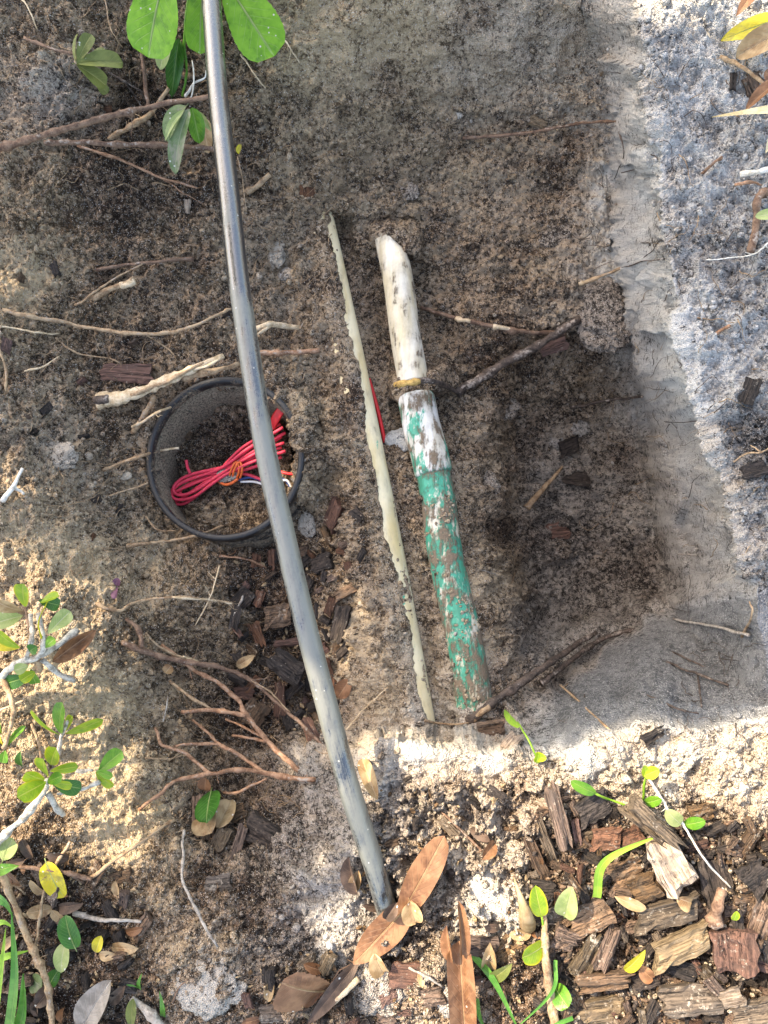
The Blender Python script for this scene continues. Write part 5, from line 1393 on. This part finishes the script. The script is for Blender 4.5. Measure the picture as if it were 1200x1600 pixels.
mu = RNG.uniform(820, 1230, 2600); mv = RNG.uniform(1240, 1640, 2600)
kk = in_poly(mu, mv, MULCH[0]); mu = mu[kk]; mv = mv[kk]
mp = P(mu, mv, gz(mu, mv) + .010 * RNG.random(len(mu)) ** 2)
crumbs('mulch_crumbs', mp, .0005 + .0017 * RNG.random(len(mu)) ** 3, np.clip(np.array([.35, .35, .1]) + RNG.normal(0, .3, (len(mu), 3)), 0, 1), 'soil crumbs sifted between the wood chips')

# ------------------------------------------------------------------ leaves, seedlings, grass
def leaf_geo(b, t, w, a=.6, c=.5, bend=.06, fold=.12, roll=0.0, wave=.03, teeth=0.0, nx=8, ny=16, hint=None, curl=0.0):
    b = np.asarray(b, float); t = np.asarray(t, float)
    ax_ = t - b; L = np.linalg.norm(ax_); ax_ /= L
    up_ = np.array([0, 0, 1.0]) if hint is None else np.asarray(hint, float)
    s1 = np.cross(ax_, up_); s1 /= np.linalg.norm(s1) + 1e-9
    nn = np.cross(s1, ax_)
    cr_, sr_ = math.cos(roll), math.sin(roll)
    s1, nn = s1 * cr_ + nn * sr_, nn * cr_ - s1 * sr_
    ph = RNG.uniform(0, 6.28, 3)
    pk = (a / (a + c)) ** a * (c / (a + c)) ** c
    V_ = []; U_ = []; F_ = []
    for j in range(ny + 1):
        s_ = j / ny
        hw = w / 2 * (max(s_, 1e-4) ** a * max(1 - s_, 1e-4) ** c) / pk
        hw = max(hw, w * .015)
        for i in range(nx + 1):
            q = 2 * i / nx - 1
            e = 1 + teeth * (1 if j % 2 else -1) * (abs(q) > .99) + .03 * math.sin(7 * s_ + ph[0] + 3 * (q > 0)) * (abs(q) > .6)
            off = bend * L * 4 * s_ * (1 - s_) + fold * abs(q) * hw * 2 + wave * w * math.sin(5 * s_ + ph[1] + 2 * q) * abs(q) + curl * L * s_ * s_
            V_.append(b + ax_ * L * s_ + s1 * q * hw * e + nn * off)
            U_.append(((q + 1) / 2, s_))
    for j in range(ny):
        for i in range(nx):
            k = j * (nx + 1) + i
            F_.append((k, k + 1, k + nx + 2, k + nx + 1))
    return np.array(V_), F_, U_
def pt(p):
    return S(p[0], p[1], p[2] if len(p) > 2 else .006)
def leaf(b, t, wpx, mat, label=None, cat='leaf', parent=None, name='leaf', group=None, **kw):
    B, T = pt(b), pt(t)
    w = wpx * scale_at(b[0], b[1], b[2] if len(b) > 2 else .006)
    v_, f_, u_ = leaf_geo(B, T, w, **kw)
    if parent is not None:
        o_ = mesh_obj(name, v_, f_, M[mat], parent, uvs=u_)
    else:
        o_ = mesh_obj(name, v_, f_, M[mat], uvs=u_, label=label, cat=cat, group=group)
    if wpx >= 34 and mat in RIB and group is None:        # raised midrib with its stalk
        nx_ = kw.get('nx', 8); g_ = v_.reshape(-1, nx_ + 1, 3)
        mid = g_[:, nx_ // 2].copy(); mid = mid[: int(len(mid) * .93)]
        nrm = np.cross(g_[len(g_) // 2, -1] - g_[len(g_) // 2, 0], mid[-1] - mid[0]); nrm /= np.linalg.norm(nrm)
        nrm *= 1 if nrm[2] > 0 else -1
        mid += nrm * w * .006
        st = mid[0] - (mid[1] - mid[0]) / np.linalg.norm(mid[1] - mid[0]) * w * .16
        mid = np.vstack([st, mid])
        r_ = np.linspace(.022, .004, len(mid)) * w
        rv, rf, ru = sweep(mid, r_, 6)
        mesh_obj('midrib', rv, rf, M[RIB[mat]], o_, uvs=ru)
    return o_
RIB = {'leaf_bright': 'leaf_pale', 'leaf_green': 'leaf_pale', 'leaf_dark': 'leaf_pale', 'leaf_lime': 'leaf_pale', 'leaf_brown': 'leaf_tan', 'leaf_tan': 'leaf_tan', 'leaf_yellow': 'leaf_pale', 'leaf_grey': 'leaf_grey', 'leaf_wilt': 'leaf_pale', 'leaf_pale': 'leaf_pale', 'leaf_olive': 'leaf_olive'}
def stem_part(o, pts, w0, w1, mat, name='stem', jig=1.0):
    v_, f_, u_ = stick_geo(pts, w0, w1, jig, .08, 7, False)
    return mesh_obj(name, v_, f_, M[mat], o)
def blade(b, mid, t, wpx, mat, label, parent=None, name='grass_blade', cat='grass', group=None):
    """a grass blade as a bent narrow ribbon with a keel"""
    path = catmull(np.array([pt(b), pt(mid), pt(t)]), 18)
    w = wpx * scale_at(b[0], b[1], b[2]) / 2
    prof = np.minimum(1, np.linspace(1.6, .02, 18) ** .7)
    tan = np.gradient(path, axis=0); tan /= np.linalg.norm(tan, axis=1)[:, None]
    sdv = np.cross(tan, [0, 0, 1.0]); sdv /= np.linalg.norm(sdv, axis=1)[:, None] + 1e-9
    V_ = []; U_ = []; F_ = []
    for k in range(18):
        for i, q in enumerate((-1, 0, 1)):
            V_.append(path[k] + sdv[k] * q * w * prof[k] + np.array([0, 0, abs(q) * w * .35])); U_.append(((q + 1) / 2, k / 17))
    for k in range(17):
        for i in range(2):
            a = k * 3 + i; F_.append((a, a + 1, a + 4, a + 3))
    if parent is not None:
        return mesh_obj(name, np.array(V_), F_, M[mat], parent, uvs=U_)
    return mesh_obj(name, np.array(V_), F_, M[mat], uvs=U_, label=label, cat=cat, group=group)

OB = dict(a=.85, c=.34)      # obovate, round tip
OV = dict(a=.5, c=.55)
LA = dict(a=.6, c=.8)
# weed with broad toothed leaves at the top
o = thing('weed_plant', S(305, -20, 0), 'weed with broad bright green toothed leaves hanging in at the top', 'weed')
leaf((262,-60,.055), (232,90,.05), 92, 'leaf_bright', parent=o, teeth=.010, bend=.03, fold=.05, ny=26, **OB)
leaf((318,-50,.04), (312,84,.035), 48, 'leaf_bright', parent=o, teeth=.008, bend=.04, fold=.08, roll=.3, ny=22, **OB)
leaf((345,-40,.05), (428,88,.045), 80, 'leaf_bright', parent=o, teeth=.014, bend=.03, fold=.05, ny=26, **OB)
leaf((268,50,.03), (250,109,.022), 28, 'leaf_pale', parent=o, bend=.05, **OV)
leaf((280,60,.02), (268,152,.012), 26, 'leaf_dark', parent=o, fold=.4, roll=.5, bend=.08, **LA)
stem_part(o, [(300,-40,.02),(288,60,.02),(292,110,.02),(285,150,.012)], 7, 4, 'leaf_green')
stem_part(o, [(262,-60,.05),(290,-90,.03)], 6, 6, 'leaf_green')
o = thing('wilted_weed', S(290, 160, 0), 'limp wilted weed with grey green leaves and white roots left of the tube', 'weed')
leaf((292,165,.045), (262,222,.05), 34, 'leaf_wilt', parent=o, fold=.25, roll=-.3, bend=.08, **OV)
leaf((296,170,.05), (274,272,.035), 30, 'leaf_wilt', parent=o, fold=.2, bend=.1, **OV)
leaf((300,168,.045), (312,224,.04), 26, 'leaf_green', parent=o, fold=.35, roll=.4, **OV)
leaf((310,175,.035), (330,205,.035), 10, 'leaf_pale', parent=o, fold=.2, **LA)
leaf((318,185,.02), (326,240,.02), 26, 'leaf_tan', parent=o, fold=.1, **OV)
leaf((288,172,.052), (258,220,.056), 12, 'leaf_pale', parent=o, fold=.2, bend=.12, **LA)
stem_part(o, [(290,150,.03),(296,140,.034),(302,130,.03),(320,122,.03),(322,110,.024)], 5, 2.5, 'root_white', 'root')
stem_part(o, [(292,158,.04),(300,148,.04),(303,120,.03),(300,95,.02)], 4, 2.5, 'root_white', 'root')
leaf((372,240,.03), (377,226,.034), 10, 'leaf_yellow', 'small yellow bud peeking out right of the tube', 'bud', name='bud', fold=.2, **OV)
o = thing('leafy_sprig', S(118, 98, 0), 'small sprig of dull olive leaves in the top left', 'sprig')
for b_, t_, w_, ro in [((120,98,.02),(143,54,.03),22,-.4),((118,96,.02),(122,52,.026),13,.6),((118,99,.02),(192,98,.03),34,.0),((118,100,.018),(166,134,.024),28,.15),((140,92,.016),(164,76,.016),14,.3),((150,125,.01),(168,146,.008),16,0)]:
    leaf(b_, t_, w_, 'leaf_olive', parent=o, fold=.15, roll=ro, bend=.06, **OB)
stem_part(o, [(122,86,.014),(118,98,.02),(130,98,.02)], 5, 3, 'root_tan')

# left shrubs
def sprig(name, base, label, stems, leaves, cat='shrub', rises=.0):
    o = thing(name, S(base[0], base[1], 0), label, cat)
    for pts, w0, w1, m_ in stems:
        v_, f_, u_ = stick_geo([(a, b, c + rises) for a, b, c in pts], w0, w1, 2.0, .14, 9)
        mesh_obj('stem', v_, f_, M[m_], o)
    for b_, t_, w_, m_, ro in leaves:
        leaf((b_[0], b_[1], b_[2] + rises), (t_[0], t_[1], t_[2] + rises), w_, m_, parent=o, fold=.14, roll=ro, bend=.05, **OB)
    return o
sprig('cut_shrub', (10,1060), 'cut back grey shrub stub with bright leaves at the left edge', [
 ([(-30,1090,.01),(5,1055,.03),(30,1035,.045),(62,1024,.055),(68,1000,.06),(60,958,.07)], 16, 9, 'stem_grey'),
 ([(62,1024,.055),(95,1005,.05),(122,984,.045)], 14, 11, 'stem_grey'), ([(66,1030,.05),(90,1052,.045),(118,1065,.04)], 10, 8, 'stem_grey'),
 ([(40,1030,.05),(50,1000,.06),(48,960,.06)], 9, 8, 'stem_grey'), ([(60,1030,.05),(62,1050,.04)], 12, 8, 'root_tan'),
 ([(48,1000,.05),(42,965,.07),(38,940,.08)], 4, 3, 'root_orange'), ([(65,1000,.06),(60,970,.075),(76,938,.085)], 3, 2, 'leaf_lime')],
 [((40,948,.08),(36,912,.095),28,'leaf_lime',.0),((62,942,.085),(92,932,.09),24,'leaf_lime',.9),((60,938,.082),(93,946,.075),22,'leaf_dark',.3),((75,990,.07),(110,955,.08),26,'leaf_pale',-.2),
  ((36,955,.07),(-8,938,.085),30,'leaf_tan',.2),((36,962,.068),(-10,975,.07),28,'leaf_pale',-.2),((30,1012,.06),(-6,985,.075),26,'leaf_lime',.3),((32,1012,.055),(-8,1005,.06),22,'leaf_yellow',-.3),
  ((70,1012,.06),(86,998,.065),18,'leaf_green',.2),((58,1010,.06),(46,1018,.062),20,'leaf_dark',0),((45,1040,.05),(22,1048,.055),18,'leaf_pale',.2),((55,1050,.04),(32,1064,.045),20,'leaf_lime',-.1),((50,1055,.03),(8,1068,.03),24,'leaf_dark',.2),((48,1045,.035),(56,1068,.03),18,'leaf_green',.3)])
leaf((82,1034,.045), (150,984,.05), 28, 'leaf_brown', 'folded red brown leaf caught in the cut grey shrub', fold=.55, roll=-.5, bend=-.04, **LA)
sprig('seedling_shrub', (96,1155), 'little upright sprig of three glossy leaves above the rosette', [([(92,1178,.008),(96,1155,.025),(104,1128,.045)], 9, 6, 'stem_grey')],
 [((93,1148,.03),(49,1109,.045),15,'leaf_lime',.5),((96,1148,.03),(98,1098,.055),25,'leaf_green',.1),((102,1146,.03),(161,1124,.05),17,'leaf_lime',-.4),((104,1142,.03),(113,1118,.04),15,'leaf_lime',.3)])
sprig('rosette_shrub', (0,1310), 'pale branch ending in a rosette of yellow edged green leaves', [
 ([(-30,1345,.01),(10,1302,.025),(40,1275,.04),(68,1238,.055),(74,1218,.06)], 14, 10, 'stem_grey'),
 ([(74,1240,.05),(88,1262,.035),(98,1272,.02)], 11, 10, 'stem_grey'), ([(88,1240,.045),(120,1236,.045),(155,1222,.05)], 5, 7, 'stem_grey'), ([(120,1205,.04),(145,1204,.045)], 8, 5, 'stem_grey')],
 [((72,1222,.062),(27,1246,.07),30,'leaf_lime',.1),((70,1218,.062),(40,1207,.075),26,'leaf_lime',-.1),((74,1212,.065),(68,1186,.085),30,'leaf_lime',.2),((80,1195,.07),(88,1169,.085),28,'leaf_lime',-.1),
  ((78,1205,.066),(122,1198,.07),16,'leaf_lime',.3),((78,1220,.06),(113,1226,.065),18,'leaf_lime',-.4),((80,1222,.052),(127,1232,.05),26,'leaf_dark',.1),((74,1222,.064),(98,1212,.08),18,'leaf_green',.2),
  ((153,1206,.05),(191,1174,.06),26,'leaf_green',.1),((150,1206,.05),(178,1228,.05),22,'leaf_lime',-.4),((150,1204,.052),(176,1214,.058),12,'leaf_green',.3)])
sprig('seedling', (10,1160), 'narrow leaved seedling on a tan stem at the left edge', [([(2,1058,.03),(20,1100,.035),(18,1130,.03),(8,1168,.015)], 10, 8, 'root_tan')],
 [((8,1170,.012),(40,1135,.03),12,'leaf_green',.4),((6,1165,.012),(-8,1135,.025),14,'leaf_yellow',0),((8,1172,.012),(4,1192,.012),16,'leaf_green',.3),((4,1150,.02),(-6,1100,.03),12,'leaf_green',.2)], 'seedling')
leaf((35,1196,.006), (32,1174,.018), 15, 'leaf_dark', 'tiny dark green leaf left of the rosette', fold=.3, **LA)
# fallen leaves, lower left
leaf((4,1345,.012), (20,1310,.014), 34, 'leaf_pale', 'spotted pale green leaf at the left edge below the rosette branch', fold=.1, **OB)
leaf((72,1347,.012), (100,1402,.012), 40, 'leaf_yellow', 'blotched yellow leaf under the reddish twig', fold=.1, **OV)
leaf((118,1482,.012), (102,1430,.016), 38, 'leaf_dark', 'fallen dark green leaf with a pale midrib at lower left', fold=.08, **OV)
leaf((102,1472,.010), (95,1520,.010), 26, 'leaf_pale', 'pale green leaf just below the fallen dark green leaf', fold=.12, **OV)
leaf((50,1528,.008), (66,1542,.010), 30, 'leaf_wilt', 'faded yellow green leaf beside the long crooked stick', fold=.1, **OV)
leaf((76,1540,.008), (92,1515,.008), 22, 'leaf_dark', 'shadowed green leaf right of the long crooked stick', fold=.1, **OV)
leaf((150,1488,.010), (158,1462,.014), 18, 'leaf_yellow', 'small orange yellow leaf tip on the litter', fold=.2, **OV)
leaf((126,1612,.006), (174,1532,.014), 46, 'leaf_grey', 'pale grey dead leaf at the bottom left', fold=.18, roll=.2, **OV)
leaf((155,1490,.008), (184,1492,.008), 16, 'leaf_tan', 'small curled tan leaf right of the orange yellow tip', fold=.3, **LA)
leaf((208,1560,.008), (206,1606,.012), 18, 'leaf_olive', 'olive leaf at the bottom edge beside the pale stick', fold=.2, **LA)
leaf((330,1236,.022), (322,1286,.03), 44, 'leaf_dark', 'fallen glossy green leaf with pointed tip below the lowest branch', fold=.06, bend=.03, **OV)
leaf((316,1262,.014), (330,1302,.016), 50, 'leaf_tan', 'tan dead leaf under the fallen glossy green leaf', fold=.1, **OV)
leaf((340,1295,.012), (362,1250,.018), 34, 'leaf_tan', 'crinkled tan leaf right of the fallen glossy green leaf', fold=.3, wave=.08, **OV)
leaf((320,1235,.014), (322,1215,.02), 22, 'leaf_brown', 'brown leaf stub above the fallen glossy green leaf', fold=.2, **OV)
o = thing('purple_seedling', S(183,918,0), 'pair of tiny purple leaves on the left bank', 'seedling')
leaf((182,916,.006),(184,903,.012),14,'leaf_purple',parent=o,**OV); leaf((181,918,.006),(180,936,.010),13,'leaf_purple',parent=o,**OV)
leaf((258,1052,.016), (268,1040,.02), 18, 'leaf_tan', 'round tan leaf disc beside the forked orange branch', **OV)
leaf((370,1042,.016), (398,1024,.02), 16, 'leaf_tan', 'yellow tan leaf sliver in the bark filled hollow', fold=.2, **LA)
leaf((546,1062,.010), (528,1090,.012), 26, 'leaf_brown', 'glossy orange brown leaf on the sand right of the tube', fold=.15, **OV)
leaf((590,1250,.016), (566,1186,.022), 24, 'leaf_tan', 'curled orange leaf right of the tube at the sand rim', fold=.5, roll=-.3, bend=.1, **OV)
leaf((560,1398,.008), (545,1338,.014), 26, 'leaf_umber', 'dark folded leaf left of the buried tube end', fold=.5, roll=.4, **OV)
leaf((560,1360,.010), (552,1392,.008), 20, 'leaf_tan', 'pale torn leaf under the dark folded leaf', fold=.3, **LA)
leaf((628,1428,.022), (694,1306,.032), 46, 'leaf_brown', 'long upright brown leaf catching the sun at the buried tube end', fold=.1, bend=.05, **dict(a=.45, c=.42))
leaf((644,1408,.016), (552,1506,.018), 50, 'leaf_brown', 'long brown leaf lying below the buried tube end', fold=.12, bend=.03, **LA)
leaf((620,1410,.026), (602,1436,.02), 20, 'leaf_umber', 'dark curled leaf scrap against the buried tube end', fold=.6, **OV)
leaf((640,1408,.03), (650,1442,.024), 34, 'leaf_tan', 'golden crumpled leaf scrap in the middle of the long brown leaves', fold=.4, wave=.1, **OV)
leaf((505,1548,.010), (440,1535,.024), 84, 'leaf_brown', 'broad toothed brown leaf standing at the bottom', fold=.12, roll=.15, teeth=.03, ny=20, **dict(a=.4, c=.22))
leaf((560,1500,.012), (480,1600,.010), 24, 'leaf_umber', 'dark edge of a leaf under the long brown leaf', fold=.3, **LA)
leaf((585,1490,.016), (600,1520,.014), 30, 'leaf_tan', 'torn pale leaf scrap below the long brown leaves', fold=.4, wave=.12, **OV)
o = thing('curled_leaf', S(722,1600,0), 'curled brown leaf strip with two horns standing at the bottom', 'leaf')
leaf((728,1625,.014),(718,1470,.026),42,'leaf_brown',parent=o,fold=.45,**dict(a=.12, c=.10))
leaf((708,1505,.024),(698,1446,.03),20,'leaf_brown',parent=o,fold=.5,roll=.5,**LA)
leaf((722,1492,.026),(716,1408,.036),18,'leaf_brown',parent=o,fold=.6,roll=-.5,**dict(a=.15, c=.3))
o = thing('seed_pod', S(822,1450,0), 'slim tan pod standing beside the pale sand lump', 'pod')
v_, f_, u_ = sweep(px_path([(826,1456,.012),(824,1440,.02),(816,1410,.024),(803,1372,.02)], 20), np.array([2,7,10,12,13,13.4,13,12.3,11.5,10.4,9.2,8,6.8,5.8,4.8,3.8,3,2.2,1.5,.8]) * scale_at(820,1420,.02), 12, .05, flat=.7)
mesh_obj('husk', v_, f_, M['leaf_tan'], o, uvs=u_)
leaf((976,1516,.022), (1008,1484,.032), 18, 'leaf_yellow', 'yellow tipped leaf blade lying on the flat brown chip', fold=.3, **LA)
leaf((1000,1512,.018), (1020,1530,.016), 24, 'leaf_brown', 'frayed orange leaf scrap among the chips', fold=.3, wave=.15, **OV)
leaf((1080,1410,.022), (1058,1402,.026), 26, 'leaf_tan', 'pale tan leaf scrap on the long grey chip', fold=.3, wave=.1, **OV)
leaf((1010,1420,.02), (960,1400,.02), 18, 'leaf_tan', 'tan leaf strip beside the brown block of wood', fold=.2, **LA)
# seedlings, lower right
def seedling(label, base, stems, leaves):
    o = thing('seedling', S(base[0], base[1], 0), label, 'seedling')
    for pts, w0, w1, m_ in stems:
        stem_part(o, pts, w0, w1, m_)
    for b_, t_, w_, m_, ro in leaves:
        leaf(b_, t_, w_, m_, parent=o, fold=.1, roll=ro, bend=.04, **OV)
seedling('seedling with one long lime leaf arching over the pit edge', (842,1190), [([(842,1192,.0),(836,1178,.02),(822,1150,.045),(808,1128,.055)], 4.5, 3, 'grass_lime')], [((812,1136,.052),(788,1110,.06),14,'grass_lime',.2),((836,1180,.012),(854,1186,.02),14,'leaf_lime',.2),((838,1192,.01),(842,1178,.02),12,'leaf_lime',-.2)])
seedling('forked seedling with a single dark tipped leaf on the sand rim', (985,1262), [([(992,1264,.006),(955,1250,.02),(925,1238,.026)], 4.5, 4.5, 'grass_lime')], [((930,1240,.026),(892,1220,.03),20,'leaf_green',.2)])
seedling('small upright seedling with a folded leaf on the sand rim', (1005,1250), [([(1005,1252,.002),(1006,1228,.02),(1010,1208,.03)], 5, 4, 'grass_lime')], [((1006,1212,.03),(1030,1202,.034),20,'leaf_lime',.2),((1010,1214,.028),(1006,1196,.034),14,'leaf_lime',-.2)])
leaf((1008,1254,.016), (1034,1248,.02), 17, 'leaf_green', 'round green leaf at the foot of the upright seedling', fold=.1, **OV)
leaf((1064,1288,.026), (1040,1266,.03), 24, 'leaf_pale', 'sun bleached round leaf on the white trailing stem', fold=.05, **OV)
leaf((1070,1288,.02), (1102,1282,.024), 20, 'leaf_green', 'round green leaf right of the sun bleached leaf', fold=.05, **OV)
o = thing('seedling', S(850,1500,0), 'seedling with two round lime leaves beside the tan pod', 'seedling')
leaf((846,1432,.022),(836,1384,.034),28,'leaf_lime',parent=o,fold=.1,bend=.06,**OV)
leaf((848,1478,.022),(816,1496,.03),36,'leaf_lime',parent=o,fold=.08,roll=.2,**dict(a=.4, c=.35))
stem_part(o, [(846,1432,.022),(850,1452,.016),(852,1470,.012)], 4, 4, 'grass_lime')
leaf((882,1432,.018),(895,1386,.03),34,'leaf_pale','pale folded leaf right of the tan pod',fold=.3,roll=.3,**OV)
leaf((866,1540,.012),(888,1574,.018),32,'leaf_green','rounded green leaf near the bottom beside the woody stem',fold=.06,**dict(a=.4, c=.3))
leaf((765,1530,.012),(800,1505,.018),20,'leaf_olive','torn olive leaf on the bottom grass stem',fold=.2,**LA)
leaf((1146,1438,.02),(1152,1424,.022),12,'leaf_lime','tiny lime leaf deep between chips at the right',fold=.1,**OV)
leaf((846,1352,.012),(846,1340,.018),6,'tape_red' if False else 'leaf_brown','tiny reddish bud above the round lime leaf','bud',name='bud',**OV)
blade((932,1402,.02),(946,1345,.034),(1034,1302,.026),13,'grass_lime','curved lime grass blade over the chips')
blade((738,1490,.010),(772,1532,.02),(812,1612,.012),11,'grass','grass stem slanting down beside the curled brown strip')
blade((745,1560,.008),(750,1590,.012),(765,1620,.01),7,'grass','short grass stem at the bottom edge beside the curled brown strip')
blade((868,1500,.02),(862,1550,.026),(800,1612,.016),6,'grass','thin grass stem hooking off the woody seedling stem')
blade((895,1590,.014),(870,1600,.016),(840,1615,.012),7,'grass','thin grass stem in the bottom edge below the green leaf')
blade((10,1640,.01),(24,1530,.05),(20,1425,.06),16,'grass','tall grass blade at the lower left edge')
blade((22,1630,.01),(36,1580,.03),(38,1520,.035),18,'grass','broad grass blade beside the tall one at the lower left')
blade((-12,1500,.02),(16,1492,.03),(48,1484,.02),11,'grass_lime','short lime grass blade across the long crooked stick')
blade((-20,1390,.03),(8,1410,.04),(22,1432,.03),14,'grass','grass blade tip dropping in from the left edge')
blade((-14,1452,.02),(4,1440,.03),(24,1450,.03),9,'grass_lime','small lime grass blade at the left edge')
blade((-10,1362,.02),(10,1356,.03),(30,1352,.03),18,'leaf_green','pointed green leaf blade where the crooked stick enters')
blade((-10,1620,.01),(2,1520,.04),(10,1450,.05),10,'grass_lime','slender lime grass blade on the lower left edge')
blade((218,1545,.002),(217,1535,.012),(222,1520,.02),7,'grass','tiny grass shoot on the lower sand')
blade((216,1543,.002),(208,1540,.01),(198,1538,.012),6,'grass','tiny bent grass shoot on the lower sand')
blade((255,1588,.002),(254,1570,.012),(250,1548,.018),9,'grass','small dark grass shoot near the pale knobbly stick')
# top right corner
leaf((1222,28,.03),(1126,64,.03),34,'leaf_yellow','yellow leaf with sand on it in the top right corner',fold=.1,bend=.04,**LA)
leaf((1235,40,.04),(1150,90,.03),40,'leaf_tan','curled tan leaf just below the yellow leaf',fold=.3,roll=.2,**OV)
leaf((1225,120,.03),(1165,172,.02),22,'leaf_brown','red brown leaf bent down at the right edge',fold=.3,roll=-.3,**LA)
blade((1220,172,.03),(1180,174,.028),(1112,184,.012),14,'straw','pale straw blade lying in from the right edge',cat='straw')
leaf((1220,335,.03),(1180,338,.03),18,'leaf_pale','pale yellow green leaf above the white curling stem',fold=.1,**OV)
leaf((1185,-20,.012),(1150,26,.016),18,'leaf_brown','thin brown leaf at the very top right',fold=.2,**LA)
leaf((1204,105,.02),(1220,130,.02),40,'leaf_brown','brown leaf cut by the right edge near the top',fold=.1,**OV)
leaf((1215,190,.02),(1196,240,.02),12,'straw','pale bent stem at the right edge under the straw blade','stem',fold=.3,name='straw',**LA)
# dead leaf litter
for k in range(46):
    if k < 26: u, v = random.uniform(-20, 230), random.uniform(1340, 1620)
    elif k < 38: u, v = random.uniform(400, 830), random.uniform(1500, 1625)
    else: u, v = random.uniform(560, 840), random.uniform(1280, 1480)
    a_ = random.uniform(0, 6.28); L_ = random.uniform(14, 44)
    grp, mk = (('leaf litter under the lower left plants', LL), ('leaf litter along the bottom', LB), ('leaf scraps on the pale sand', LS))[0 if k < 26 else 1 if k < 38 else 2]
    mt, tn = random.choice([('leaf_umber', 'dark'), ('leaf_umber', 'dark'), ('leaf_brown', 'brown'), ('leaf_umber', 'dark'), ('leaf_tan', 'tan')])
    leaf((u, v, .004), (u + L_ * math.cos(a_), v + L_ * math.sin(a_), .010), L_ * random.uniform(.35, .6), mt, describe(u, v, L_, tn, 'dead leaf scrap', mk, 44), 'leaf', group=grp, fold=random.uniform(.05, .5), wave=.08, nx=4, ny=8, **OV)
